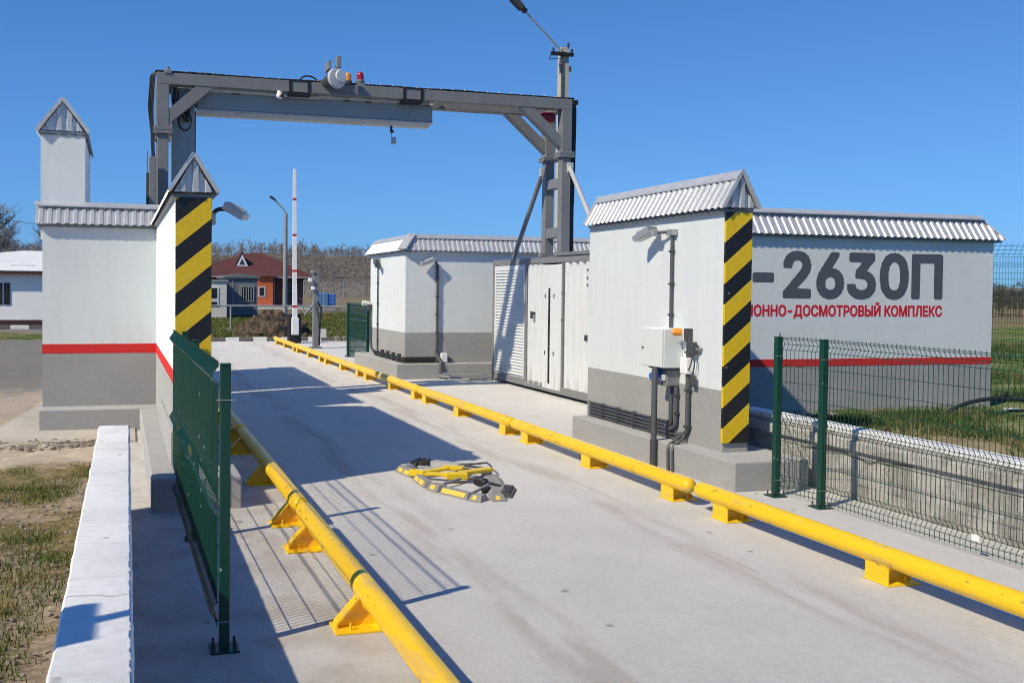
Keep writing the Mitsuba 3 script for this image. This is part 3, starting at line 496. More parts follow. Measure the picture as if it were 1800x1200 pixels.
t = thing('surveillance_camera', 'small white ball camera with a black lens under the gantry beam', 'camera'); add(t, 'housing', dome((2.46, GY - 0.0, 5.20), 0.055, 0.055), 'white', 40); add(t, 'housing', trimesh.creation.icosphere(3, 0.058).apply_translation((2.46, GY - 0.02, 5.19)), 'white', 40); add(t, 'lens', trimesh.creation.icosphere(2, 0.034).apply_translation((2.488, GY - 0.058, 5.185)), 'black', 40); add(t, 'mount', trimesh.creation.cylinder(0.04, 0.05, sections=16, transform=trimesh.transformations.translation_matrix((2.46, GY, 5.25))), 'white')
t = thing('sensor', 'small grey block hanging on a cord below the gantry detector', 'sensor'); add(t, 'clamp', [box(4.50, 4.53, 17.27, 17.33, 4.74, 4.86), box(4.53, 4.56, 17.28, 17.32, 4.74, 4.78)], 'black'); add(t, 'cord', tube([(4.525, 17.3, 4.74), (4.525, 17.3, 4.62)], 0.005, 6), 'darkgrey'); add(t, 'block', box(4.52, 4.60, 17.26, 17.34, 4.54, 4.66, 0.012), 'galv')

# ------------------------------------------------------------------ guard rails
def foot(t, x, y, s):
    """s = +1: the gusset leans out to +x."""
    k = add(t, 'foot', [box(x - s * 0.035 - 0.004, x - s * 0.035 + 0.004, y - 0.11, y + 0.11, 0.012, 0.165)], 'yellow')
    add(k, 'gusset', extrude([(x - s * 0.035, 0.012), (x + s * 0.198, 0.012), (x + s * 0.198, 0.035), (x + s * 0.05, 0.195), (x - s * 0.035, 0.20)], 'y', y - 0.006, y + 0.006), 'yellow')
    add(k, 'flange', extrude([(x + s * 0.198, 0.012), (x + s * 0.208, 0.012), (x + s * 0.208, 0.04), (x + s * 0.058, 0.204), (x + s * 0.05, 0.195), (x + s * 0.198, 0.035)], 'y', y - 0.045, y + 0.045), 'yellow')
    add(k, 'base_plate', box(min(x - s * 0.05, x + s * 0.225), max(x - s * 0.05, x + s * 0.225), y - 0.12, y + 0.12, 0.0, 0.014, 0.003), 'yellow')
    adds(k, 'bolt', [trimesh.creation.cylinder(0.008, 0.045, sections=8, transform=trimesh.transformations.translation_matrix((x + s * 0.13, y + q, 0.03))) for q in (-0.075, 0.075)], 'yellow')
def rail(x, y0, y1, feet, s, label):
    t = thing('guard_rail', label, 'guard rail', 'yellow guard rails along the drive')
    r = 0.0705; ya, yb = y0 + 0.01, y1 - 0.01; e = np.linspace(0, np.pi / 2, 6)
    pts = [(x, ya + r * 0.8 * (1 - math.sin(a)), 0.19) for a in e]; rad = [max(0.002, r * math.cos(np.pi / 2 - a)) for a in e]
    pts += [(x, y, 0.19) for y in np.linspace(ya + r * 0.8, yb - r * 0.8, 12)[1:-1]]; rad += [r] * 10
    pts2 = [(x, yb - r * 0.8 * (1 - math.sin(a)), 0.19) for a in e][::-1]
    P0 = [(x, ya + r * 0.8 * (1 - math.cos(a)), 0.19) for a in e]; R0 = [max(0.003, r * math.sin(a)) for a in e]
    P1 = [(x, y, 0.19) for y in np.linspace(ya + r * 0.8, yb - r * 0.8, 14)[1:-1]]
    P2 = [(x, yb - r * 0.8 * (1 - math.cos(a)), 0.19) for a in e[::-1]]; R2 = [max(0.003, r * math.sin(a)) for a in e[::-1]]
    add(t, 'pipe', tube(P0 + P1 + P2, R0 + [r] * len(P1) + R2, 28), 'yellow', 50)
    for y in feet: foot(t, x, y, s)
    adds(t, 'weld_bead', [tube([(x + 0.0715 * math.cos(a), y + q, 0.19 + 0.0715 * math.sin(a)) for a in np.linspace(np.pi * 1.05, np.pi * 1.95, 14)], 0.006, 6) for y in feet if y0 < 13 for q in (-0.105, 0.105)], 'yellow', 40)
right = [('second right-hand yellow guard rail, passing the striped end of the right shield wall', 8.0, 12.38, (8.38, 10.13, 11.92)), ('nearest right-hand yellow guard rail, running out of the picture', 3.6, 7.92, (7.50, 5.63, 3.9)),
         ('third right-hand yellow guard rail, in front of the container door', 12.45, 16.80, (12.7, 14.7, 16.45)), ('fourth right-hand yellow guard rail, crossed by the shadow of the gantry', 16.88, 21.28, (17.15, 18.85, 20.9)),
         ('fifth right-hand yellow guard rail, beside the far grey plinth', 21.35, 25.75, (21.7, 23.5, 25.4)), ('sixth right-hand yellow guard rail, beside the green gate', 25.82, 30.2, (26.2, 28.0, 29.9)), ('farthest right-hand yellow guard rail, ending by the raised barrier', 30.27, 34.7, (30.6, 32.5, 34.3))]
for l, a, b, f in right: rail(4.955, a, b, f, 1, l)
left = [('nearest left-hand yellow guard rail, thick in the foreground', 1.2, 7.92, (7.41, 5.62, 3.2)), ('second left-hand yellow guard rail, entering the wall shadow', 8.0, 12.38, (8.23, 10.0, 11.9)), ('third left-hand yellow guard rail, wholly in the wall shadow', 12.45, 16.8, (12.8, 14.6, 16.4)), ('fourth left-hand yellow guard rail, behind the green fence post', 16.88, 21.25, (17.2, 19.0, 20.9))]
for l, a, b, f in left: rail(1.365, a, b, f, -1, l)

# ------------------------------------------------------------------ mesh fences
VS = (0.0, 1.0, 0.0)
def mesh_panel(p, q, z0, z1, folds, nd, pitch=0.05, r=0.0029, amp=0.03):
    """A 3D wire panel from p to q (xy): verticals bent outwards by amp in the folds, double horizontals at the fold edges."""
    p, q = np.array(p, float), np.array(q, float); L = np.linalg.norm(q - p); d = (q - p) / L; nn = np.array([-d[1], d[0]]) * nd; out = []
    prof = [(z0, 0)]
    for f0 in folds: prof += [(f0, 0), (f0 + 0.05, amp), (f0 + 0.10, 0)]
    prof.append((z1, 0))
    for s in np.arange(0.01, L, pitch):
        b = p + d * s; out.append(tube([(b[0] + nn[0] * o, b[1] + nn[1] * o, z) for z, o in prof], r, 5, False))
    hz = [(z0 + 0.02, 0)] + [(f0 + h, o) for f0 in folds for h, o in ((0, 0), (0.05, amp), (0.10, 0))]
    zs = sorted([h[0] for h in hz]); z = zs[0]; full = []
    for a, b in zip(zs, zs[1:] + [z1 - 0.01]):
        k = int((b - a) // 0.195)
        full += [(a + (b - a) * (i + 1) / (k + 1), 0) for i in range(k)] if b - a > 0.25 else []
    for z, o in hz + full + [(z1 - 0.015, 0)]:
        a, b = p + nn * (o - 0.0045), q + nn * (o - 0.0045); out.append(tube([(a[0], a[1], z), (b[0], b[1], z)], r, 5, False))
    return trimesh.util.concatenate(out)
def fence_post(t, x, y, h, w=0.06, plate=True, depth=None):
    dd = depth or w
    k = add(t, 'post', box(x - w / 2, x + w / 2, y - dd / 2, y + dd / 2, 0, h, 0.004), 'green'); add(k, 'cap', box(x - w / 2 - 0.002, x + w / 2 + 0.002, y - dd / 2 - 0.002, y + dd / 2 + 0.002, h, h + 0.012, 0.004), 'green')
    if plate: add(k, 'base_plate', box(x - w / 2 - 0.05, x + w / 2 + 0.05, y - dd / 2 - 0.05, y + dd / 2 + 0.05, 0, 0.012, 0.002), 'green'); add(k, 'anchor_bolt', [trimesh.creation.cylinder(0.007, 0.05, sections=8, transform=trimesh.transformations.translation_matrix((x + a, y + b, 0.03))) for a in (-w / 2 - 0.03, w / 2 + 0.03) for b in (-0.04, 0.04)], 'darkgrey')
    adds(k, 'clip', [tube([(x - 0.05, y - dd / 2 - 0.003, z), (x + w / 2 + 0.03, y - dd / 2 - 0.003, z)], 0.003, 5) for z in (0.16, 1.36)], 'galv')
F3 = (0.11, 0.70, 1.42)
t = thing('mesh_fence', 'dark green mesh fence on square posts left of the drive, seen almost edge on', 'fence')
for y in (5.45, 7.9, 9.36): fence_post(t, 0.51, y, 1.545, 0.055)
for y0, y1 in ((5.45, 7.9), (7.9, 9.46)): add(t, 'mesh_panel', mesh_panel((0.470 - 0.015 * (y0 - 5.45), y0), (0.470 - 0.015 * (y1 - 5.45), y1), 0.13, 1.57, (0.16, 0.72, 1.44), 1, 0.05, 0.0037, 0.036), 'green')
t = thing('mesh_fence', 'green mesh fence with two posts along the right edge of the drive', 'fence')
for x, y in ((6.03, 8.27), (6.12, 7.73), (6.12, 5.22)): fence_post(t, x, y, 1.53, 0.06, True)
add(t, 'mesh_panel', mesh_panel((6.12, 7.70), (6.12, 5.24), 0.04, 1.55, F3, 1), 'green'); add(t, 'mesh_panel', mesh_panel((6.07, 8.27), (6.16, 7.74), 0.04, 1.55, F3, 1), 'green')
add(t, 'mesh_panel', mesh_panel((6.06, 8.29), (6.62, 9.06), 0.31, 1.55, F3, 1), 'green')
add(t, 'tag', box(6.085, 6.09, 5.93, 6.00, 0.13, 0.18), 'white')
t = thing('mesh_fence', 'small green mesh panel between two posts at the far grey plinth', 'fence')
for y in (27.9, 25.5): fence_post(t, 6.07, y, 1.53, 0.08, True)
add(t, 'mesh_panel', mesh_panel((6.07, 27.9), (6.07, 25.5), 0.05, 1.55, F3, 1, 0.05, 0.005), 'green')
add(t, 'rail', [tube([(6.07, 27.9, z), (6.07, 25.5, z)], 0.015, 6) for z in (1.52, 1.1, 0.55)], 'green')
t = thing('mesh_fence', 'tall dark mesh fence crossing the field at the right edge', 'fence')
add(t, 'mesh_panel', mesh_panel((22.0, 22.6), (29.5, 22.3), 0.05, 3.05, (0.35, 1.15, 1.95, 2.75), -1, 0.10, 0.005), 'green')
for x in (22.0, 24.9, 27.7, 29.5): add(t, 'post', box(x - 0.03, x + 0.03, 22.42, 22.48, -0.1, 3.1), 'green')
add(t, 'top_guard', [tube([(x, 22.45, 3.05), (x, 22.3, 3.4)], 0.006, 4, False) for x in np.arange(22, 29.5, 0.2)] + [tube([(22, 22.45 - 0.05 * k, 3.1 + 0.11 * k), (29.5, 22.4 - 0.05 * k, 3.1 + 0.11 * k)], 0.006, 4) for k in range(3)], 'green')

# ------------------------------------------------------------------ equipment on the right shield wall
X = 5.98
t = thing('floodlight', 'grey floodlight on an arm high on the right shield wall, above the white cabinet', 'floodlight', 'floodlights on the shield walls')
def floodlight(t, c, d, L=0.26, w=0.16, h=0.08, tilt=0.35, mat='galv'):
    d = np.array(d, float); d /= np.linalg.norm(d); s = np.cross(d, (0, 0, 1)); T = np.eye(4); T[:3, 0] = d; T[:3, 1] = -s; T[:3, 2] = (0, 0, 1); T[:3, 3] = c
    Rt = trimesh.transformations.rotation_matrix(tilt, (0, 1, 0)); A = T @ Rt
    def put(m): m.apply_transform(A); return m
    k = add(t, 'head', put(trimesh.convex.convex_hull([(x, y * (1 if x < 0 else 0.85), z) for x in (-L / 2, L / 2) for y in (-w / 2, w / 2) for z in (-h / 2, h / 2 * (1 if x < 0 else 0.5))])), mat)
    add(k, 'glass', put(box(-L / 2 + 0.02, L / 2 - 0.02, -w / 2 * 0.8, w / 2 * 0.8, -h / 2 - 0.006, -h / 2 - 0.001)), 'lightgrey')
    add(k, 'fin', [put(box(-L / 2 + 0.03 + i * 0.04, -L / 2 + 0.04 + i * 0.04, -w / 2 * 0.9, w / 2 * 0.9, h / 2 - 0.01, h / 2 + 0.012)) for i in range(5)], 'lightgrey')
floodlight(t, (X - 0.17, 10.50, 2.63), (-0.30, 0.95, 0), 0.28, 0.15)
add(t, 'arm', tube(bend([(X - 0.03, 10.12, 2.5), (X - 0.03, 10.12, 2.64), (X - 0.10, 10.26, 2.64), (X - 0.16, 10.36, 2.64)], 0.05), 0.018, 10), 'conduit', 40)
adds(t, 'bracket', [box(X - 0.07, X, 10.04, 10.2, 2.60, 2.67, 0.01), box(X - 0.19, X - 0.11, 10.28, 10.36, 2.60, 2.67, 0.01)], 'galv')
def clamps(x, y, zs, r=0.03, horiz=False): return [box(x - r, x + r, y - r, y + r, z - 0.012, z + 0.012) for z in zs]
t = thing('conduit', 'thin dark conduit running down from the floodlight to the white cabinet', 'conduit'); add(t, 'pipe', tube([(X - 0.03, 10.12, 2.52), (X - 0.03, 10.12, 1.54)], 0.02, 10), 'conduit', 40); add(t, 'clamp', clamps(X - 0.03, 10.12, (2.42, 2.05, 1.7), 0.027), 'darkgrey')
t = thing('electrical_cabinet', 'pale green-white electrical cabinet on the right shield wall', 'cabinet')
add(t, 'body', box(X - 0.24, X, 9.90, 10.36, 1.11, 1.55, 0.008), 'cabinet'); add(t, 'door', box(X - 0.262, X - 0.242, 9.905, 10.355, 1.115, 1.545, 0.006), 'cabinet'); add(t, 'lock', trimesh.creation.cylinder(0.012, 0.02, sections=10, transform=trimesh.transformations.translation_matrix((X - 0.268, 10.32, 1.32)) @ trimesh.transformations.rotation_matrix(np.pi / 2, (0, 1, 0))), 'darkgrey')
add(t, 'gland_plate', box(X - 0.2, X - 0.02, 9.93, 10.3, 1.09, 1.11), 'darkgrey')
t = thing('power_socket', 'round blue power socket below the white cabinet', 'socket'); add(t, 'socket', tube([(X - 0.12, 10.12, 1.06), (X - 0.22, 10.10, 1.02), (X - 0.25, 10.09, 1.005)], [0.045, 0.05, 0.055], 18), 'blue', 40); add(t, 'cap', tube([(X - 0.25, 10.09, 1.005), (X - 0.275, 10.085, 0.995)], [0.058, 0.054], 18), 'blue', 40); add(t, 'body', box(X - 0.16, X, 9.96, 10.10, 0.90, 1.09, 0.01), 'midgrey'); add(t, 'small_socket', box(X - 0.19, X - 0.16, 9.97, 10.06, 0.96, 1.03, 0.008), 'lightgrey')
t = thing('conduit', 'thick grey stand pipe from the white cabinet down to the ground', 'conduit'); add(t, 'pipe', tube([(5.70, 10.02, 1.11), (5.70, 10.02, 0.0)], 0.034, 16), 'conduit', 40); add(t, 'sleeve', tube([(5.70, 10.02, 0.30), (5.70, 10.02, 0.0)], 0.040, 16), 'darkgrey', 40)
t = thing('conduit', 'pair of dark conduits bending from the socket into the cable run', 'conduit'); add(t, 'pipe', tube(bend([(X - 0.04, 9.96, 0.9), (X - 0.04, 9.96, 0.45), (X - 0.04, 10.1, 0.40)], 0.06), 0.022, 10), 'conduit', 40); add(t, 'pipe', tube(bend([(X - 0.03, 10.08, 0.9), (X - 0.03, 10.08, 0.45), (X - 0.03, 10.2, 0.42)], 0.06), 0.016, 10), 'conduit', 40); add(t, 'clamp', clamps(X - 0.04, 9.96, (0.8, 0.6), 0.028), 'darkgrey')
t = thing('conduit', 'dark conduit rising from the plinth to the call point', 'conduit'); add(t, 'pipe', tube(bend([(X - 0.04, 9.72, 1.48), (X - 0.04, 9.72, 0.40), (X - 0.04, 9.95, 0.36)], 0.08), 0.026, 12), 'conduit', 40); add(t, 'clamp', clamps(X - 0.04, 9.72, (1.3, 0.88, 0.48), 0.033), 'darkgrey')
add(t, 'lead', [tube(bend([(X - 0.05, 9.76 + 0.05 * k, 0.38), (X - 0.10 - 0.04 * k, 9.74 + 0.05 * k, 0.32), (5.72, 9.66 + 0.09 * k, 0.28), (5.715, 9.64 + 0.09 * k, 0.0)], 0.08), 0.016, 8) for k in range(2)], 'conduit', 40)
t = thing('beacon_light', 'small orange beacon lamp over the call point on the right shield wall', 'beacon'); add(t, 'lens', tube([(X - 0.10, 9.78, 1.52), (X - 0.16, 9.80, 1.52), (X - 0.19, 9.81, 1.52)], [0.045, 0.045, 0.03], 16), 'orange', 40); add(t, 'mount', [box(X - 0.08, X, 9.70, 9.76, 1.42, 1.56, 0.006)], 'darkgrey')
t = thing('call_point', 'white call point with a dark handset and cord on the right shield wall', 'intercom')
add(t, 'box', box(X - 0.10, X, 9.66, 9.80, 1.06, 1.24, 0.01), 'white'); add(t, 'camera_head', box(X - 0.10, X - 0.03, 9.55, 9.66, 1.28, 1.42, 0.012), 'darkgrey'); add(t, 'handset', box(X - 0.08, X - 0.04, 9.55, 9.63, 0.93, 1.06, 0.012), 'darkgrey')
add(t, 'cord', tube(bend([(X - 0.07, 9.68, 1.1), (X - 0.09, 9.60, 1.14), (X - 0.08, 9.56, 1.3), (X - 0.07, 9.54, 1.18), (X - 0.06, 9.60, 1.06)], 0.05), 0.008, 8), 'darkgrey', 40); add(t, 'bracket', box(X - 0.06, X, 9.50, 9.66, 1.33, 1.36), 'midgrey')
t = thing('cable_run', 'bundle of five dark conduits clipped along the foot of the right shield wall', 'cables')
for k in range(5): add(t, 'pipe', tube(bend([(X - 0.03, 12.2, 0.312 + 0.043 * k), (X - 0.03, 11.6, 0.316 + 0.042 * k), (X - 0.03, 10.8, 0.309 + 0.043 * k), (X - 0.03, 9.95 + 0.05 * k, 0.312 + 0.043 * k)], 0.05), 0.011, 10), 'conduit', 40)
for y in np.arange(10.1, 12.2, 0.42): add(t, 'clamp', box(X - 0.052, X - 0.002, y - 0.012, y + 0.012, 0.30, 0.50), 'darkgrey')

# equipment on the far right wall
t = thing('floodlight', 'floodlight on the front of the far right shield wall, casting a round shadow', 'floodlight', 'floodlights on the shield walls'); floodlight(t, (6.32, 20.94, 2.56), (-1, -0.12, 0), 0.34, 0.16); add(t, 'arm', tube(bend([(6.56, 21.05, 2.4), (6.56, 21.05, 2.57), (6.46, 20.97, 2.58)], 0.05), 0.02, 10), 'conduit', 40)
t = thing('conduit', 'thick dark conduit down the front of the far right shield wall', 'conduit'); add(t, 'pipe', tube([(6.58, 21.04, 2.5), (6.58, 21.04, 0.35)], 0.03, 12), 'conduit', 40); add(t, 'pipe', tube(bend([(6.58, 21.03, 0.5), (6.60, 20.77, 0.36), (6.60, 20.765, 0.0)], 0.05), 0.04, 12), 'conduit', 40); add(t, 'clamp', clamps(6.58, 21.04, (2.2, 1.8, 1.4, 1.0, 0.6), 0.037), 'darkgrey')
t = thing('surveillance_camera', 'small dark camera above the thin conduit on the far right shield wall', 'camera'); add(t, 'housing', tube([(5.76, 23.35, 2.60), (5.68, 23.0, 2.50)], 0.05, 12), 'darkgrey', 40); add(t, 'mount', box(5.72, 5.86, 23.36, 23.55, 2.54, 2.68, 0.01), 'midgrey')
t = thing('conduit', 'thin conduit down the side of the far right shield wall', 'conduit'); add(t, 'pipe', tube(bend([(5.83, 23.48, 2.55), (5.83, 23.48, 0.45), (5.83, 23.2, 0.40)], 0.08), 0.018, 10), 'conduit', 40); add(t, 'clamp', clamps(5.83, 23.48, (2.1, 1.6, 1.1, 0.7), 0.026), 'darkgrey')
t = thing('surveillance_camera', 'white camera at the edge of the distant shield wall', 'camera'); add(t, 'housing', tube([(5.80, 24.2, 1.58), (5.62, 24.2, 1.60)], [0.06, 0.07], 12), 'cream', 40); add(t, 'mount', box(5.74, 5.86, 24.12, 24.24, 1.42, 1.56, 0.01), 'darkgrey')
t = thing('conduit', 'conduit with a wide bend below the white camera on the distant shield wall', 'conduit'); add(t, 'pipe', tube(bend([(5.82, 24.15, 1.5), (5.82, 24.15, 0.5), (5.82, 23.7, 0.39)], 0.2), 0.026, 10), 'conduit', 40)
t = thing('cable_run', 'dark cables wrapped round the foot of the far right shield wall', 'cables'); add(t, 'pipe', [tube(bend([(5.825 - 0.01 * k, 23.7, 0.36 + 0.03 * k), (5.825 - 0.01 * k, 21.045, 0.36 + 0.03 * k), (6.8 - 0.08 * k, 21.045, 0.36 + 0.03 * k)], 0.05), 0.018, 8) for k in range(4)], 'rubber', 40); add(t, 'clamp', [box(5.78, 5.86, y, y + 0.05, 0.34, 0.52) for y in (21.4, 21.9, 22.4, 22.9)], 'darkgrey')
t = thing('junction_box', 'small white junction box at the foot of the far right shield wall', 'box'); add(t, 'box', [box(6.66, 6.80, 20.94, 21.08, 0.35, 0.55, 0.012)], 'white'); add(t, 'gland', tube([(6.80, 21.0, 0.42), (6.92, 21.0, 0.41)], [0.045, 0.02], 10), 'darkgrey')
t = thing('steel_grille', 'galvanised steel frame lying flat beside the container', 'frame')
gr = [obox(p, q, 0.04, 0.04) for p, q in (((6.55, 20.7, 0.08), (7.0, 20.05, 0.05)), ((6.75, 20.75, 0.1), (7.5, 20.7, 0.09)), ((7.0, 20.05, 0.05), (7.55, 20.2, 0.06)), ((6.6, 20.72, 0.12), (7.55, 20.45, 0.12)))]
add(t, 'bar', gr, 'galv'); add(t, 'foot', [box(x, x + 0.05, y, y + 0.05, 0, 0.06) for x, y in ((6.98, 20.05), (7.35, 20.15), (6.6, 20.65))], 'galv')

# floodlight on the near left wall, beyond the striped board
t = thing('floodlight', 'grey floodlight sticking out beside the left striped board', 'floodlight', 'floodlights on the shield walls')
floodlight(t, (1.04, 10.05, 2.72), (0.85, -0.50, 0), 0.24, 0.15, 0.08, 0.5, 'lightgrey'); add(t, 'arm', tube(bend([(0.76, 10.1, 2.4), (0.79, 10.1, 2.62), (0.84, 10.1, 2.74), (0.96, 10.08, 2.74)], 0.06), 0.022, 10), 'rubber', 40); add(t, 'bracket', [box(0.76, 0.84, 10.05, 10.15, 2.58, 2.7, 0.01)], 'galv')

# ------------------------------------------------------------------ wheel stopper on the drive
t = thing('vehicle_stopper', 'yellow and grey folding vehicle stopper lying flat in the middle of the drive', 'vehicle stopper')
def ramp(p, q, w=0.13, h=0.06, name='ramp', mat='rampgrey', strip=None, label=None):
    p, q = np.array((*p, 0.0)), np.array((*q, 0.0)); d = q - p; L = np.linalg.norm(d); d /= L; s = np.array((-d[1], d[0], 0)); z = np.array((0, 0, 1.0)); pts = []
    for e, k in ((p, 1), (q, -1)):
        for o, hh in ((-w / 2, 0.004), (w / 2, 0.004), (-w / 2 * 0.45, h), (w / 2 * 0.55, h)): pts.append(e + s * o + z * hh + d * k * (0.02 if hh > 0.01 else 0))
    k = add(t, name, trimesh.convex.convex_hull(np.array(pts)), mat)
    if strip:
        for a, b in strip:
            m = obox(p + d * L * a - s * w * 0.365 + z * h * 0.58, p + d * L * b - s * w * 0.365 + z * h * 0.58, 0.045, 0.012, 0.0, up=tuple(-s * h * 0.95 + z * w * 0.28))
            add(k, 'reflector', m, 'reflector')
    return k
ramp((2.84, 10.36), (2.90, 9.94), strip=((0.18, 0.42), (0.52, 0.82))); ramp((2.89, 9.84), (2.88, 9.40), strip=((0.15, 0.45), (0.52, 0.85)))
ramp((2.90, 9.36), (2.95, 9.17), 0.16, 0.065, 'joint', strip=((0.3, 0.7),)); ramp((2.95, 9.15), (3.11, 8.80), strip=((0.06, 0.90),)); ramp((3.11, 8.79), (3.20, 8.68), 0.16, 0.06, 'joint', strip=((0.3, 0.6),))
ramp((3.27, 8.74), (3.41, 8.72), 0.18, 0.052, 'joint', strip=((0.3, 0.6),)); ramp((3.42, 8.88), (3.63, 9.66), 0.22, 0.052, mat='rampgrey')
ramp((3.44, 8.79), (3.63, 9.15), 0.14, 0.05, 'end_piece', 'rampdark')
for k in range(4): add(t, 'rib', obox((3.415 + 0.028 * k, 8.84 - 0.015 * k, 0.053 - 0.012 * k), (3.575 + 0.028 * k, 9.14 - 0.015 * k, 0.053 - 0.012 * k), 0.014, 0.016, 0.003), 'rampgrey')
ramp((3.65, 9.80), (3.72, 10.14), 0.15, 0.05, mat='ramplight'); ramp((3.70, 10.16), (3.54, 10.36), 0.13, 0.045, mat='rampgrey'); ramp((3.55, 10.36), (3.25, 10.70), 0.24, 0.05, mat='ramplight'); ramp((3.05, 10.56), (2.87, 10.42), 0.15, 0.055, mat='ramplight')
for k in range(3): add(t, 'rib', obox((2.985 + 0.045 * k, 10.47 - 0.03 * k, 0.05), (3.17 + 0.045 * k, 10.70 - 0.03 * k, 0.05), 0.028, 0.05, 0.006), 'rampdark')
add(t, 'crossbar', obox((3.02, 10.30, 0.05), (3.58, 9.80, 0.055), 0.03, 0.025, 0.004), 'ramplight'); add(t, 'crossbar', obox((2.96, 9.30, 0.045), (3.40, 9.66, 0.06), 0.028, 0.025, 0.004), 'rampgrey'); add(t, 'crossbar', obox((3.12, 8.86, 0.04), (3.50, 9.28, 0.05), 0.028, 0.025, 0.004), 'rampgrey')
add(t, 'arm', obox((2.92, 9.86, 0.06), (3.22, 9.58, 0.085), 0.08, 0.03, 0.005), 'devyellow'); add(t, 'arm', obox((2.93, 9.92, 0.055), (3.36, 10.02, 0.08), 0.07, 0.03, 0.005), 'devyellow'); add(t, 'arm', obox((3.30, 9.66, 0.085), (3.70, 9.88, 0.07), 0.11, 0.035, 0.005), 'devyellow')
add(t, 'housing', obox((3.11, 9.60, 0.075), (3.33, 9.565, 0.075), 0.12, 0.065, 0.010), 'devyellow'); add(t, 'arm', obox((3.22, 10.06, 0.075), (3.42, 9.94, 0.08), 0.10, 0.04, 0.005), 'devyellow')
add(t, 'clamp', [obox((2.84, 9.96, 0.06), (2.95, 9.80, 0.06), 0.05, 0.07, 0.006)], 'devyellow'); adds(t, 'linkage', [obox((3.36, 9.42, 0.04), (3.50, 9.08, 0.04), 0.05, 0.05, 0.006), obox((3.30, 9.02, 0.03), (3.46, 9.10, 0.03), 0.05, 0.04, 0.006), obox((3.28, 9.72, 0.09), (3.44, 9.82, 0.09), 0.04, 0.02), trimesh.creation.icosphere(2, 0.045).apply_translation((3.42, 9.3, 0.05))], 'black')
add(t, 'handle_frame', [tube([(3.58, 10.30, 0.05), (3.74, 10.1, 0.10), (3.72, 9.9, 0.09)], 0.01, 8), tube([(3.52, 10.28, 0.06), (3.66, 10.06, 0.10)], 0.01, 8)], 'darkgrey', 40)

# ------------------------------------------------------------------ things at the end of the drive and behind it
t = thing('barrier', 'raised white and red barrier boom on a black cabinet at the end of the drive', 'barrier')
add(t, 'cabinet', box(5.46, 5.90, 34.9, 35.3, 0.0, 1.02, 0.02), 'black'); add(t, 'boom', extrude([(5.56, 0.55), (5.74, 0.55), (5.66, 6.1), (5.56, 6.1)], 'y', 34.78, 34.86), 'boom'); add(t, 'counterweight', box(5.54, 5.80, 34.76, 34.88, 0.30, 0.9, 0.02), 'white')
t = thing('barrier', 'lowered thin grey barrier boom resting on a forked stand before the cabins', 'barrier')
add(t, 'boom', tube([(3.4, 45, 1.12), (8.6, 45, 1.12), (10.6, 44.6, 1.04)], 0.04, 8), 'fargrey'); s_ = add(t, 'stand', [tube([(4.43, 45, 1.1), (4.43, 45, 0)], 0.04, 8), box(4.2, 4.66, 44.8, 45.2, 0, 0.07)], 'fargrey')
t = thing('post', 'square grey post with small cameras, lever and cable beside the raised barrier', 'post')
add(t, 'column', box(5.78, 5.96, 31.9, 32.08, 0, 2.5, 0.01), 'midgrey'); add(t, 'camera_head', [box(5.62, 5.72, 31.8, 31.98, 2.15, 2.27, 0.01), box(5.70, 5.80, 31.7, 31.9, 1.9, 2.0, 0.01)], 'white'); adds(t, 'bracket', [box(5.6, 5.8, 31.9, 31.96, 1.85, 1.9), obox((5.8, 31.85, 1.45), (5.45, 31.6, 1.1), 0.05, 0.05), box(5.70, 5.8, 31.85, 32, 2.44, 2.52)], 'fargrey'); add(t, 'cable', tube(bend([(5.9, 31.86, 1.5), (6.05, 31.86, 1.3), (6.0, 31.86, 0.9), (5.97, 31.86, 0.1)], 0.15), 0.03, 8), 'black', 40); add(t, 'base_plate', box(5.70, 6.05, 31.8, 32.2, 0, 0.05), 'midgrey')
solo('notice_plate', box(6.32, 6.6, 33.9, 33.92, 0.25, 0.55, 0.004), 'cream', 'small pale plate standing low in the grass right of the grey post', 'plate')
# kerbs: stones one by one
ORD = ('first', 'second', 'third', 'fourth', 'fifth')
def kerb(x0, x1, y, z, n, dirn, start):
    for i in range(n):
        a = x0 + i * (x1 - x0) / n; b = x0 + (i + 1) * (x1 - x0) / n - 0.012
        w = (i + start) % 2 == 0
        solo('kerb_stone', box(a, b, y, y + 0.16, -0.1, z, 0.015), 'kerbwhite' if w else 'kerbdark', f'{ORD[i // 2]} {"white painted" if w else "bare dark"} kerb stone from the left {dirn}', 'kerb stone', f'{"white" if w else "dark"} kerb stones {dirn}')
kerb(2.4, 7.4, 36.3, 0.14, 10, 'across the end of the drive', 0); kerb(-9.0, -1.0, 47.4, 0.16, 10, 'in front of the white house', 1)
# earth heap and rubble
m = trimesh.creation.icosphere(5, 1.0); v = m.vertices.copy(); nn = meshkit.fbm(v * 2.3 + 4, 5, 2); n2 = meshkit.fbm(v * 8, 3, 5); hh = np.clip(v[:, 2], 0, 1)
m.vertices = np.c_[5.55 + v[:, 0] * 1.55 * (0.8 + 0.5 * nn), 39.5 + v[:, 1] * 1.6 * (0.8 + 0.5 * nn), -0.1 + hh ** 1.25 * 1.12 * (0.45 + 0.95 * nn) + 0.42 * (n2 - 0.5)]
solo('earth_heap', m, 'soil', 'heap of dug brown earth and stones behind the kerb', 'heap', smooth=False)
def stone(c, r, g):
    p = g.normal(size=(11, 3)); p /= np.linalg.norm(p, axis=1)[:, None]; h = trimesh.convex.convex_hull(p * r * (0.7 + 0.5 * g.random((11, 1))) * np.array((1, 1, 0.65))); h.apply_translation(c); return h
g = np.random.default_rng(3)
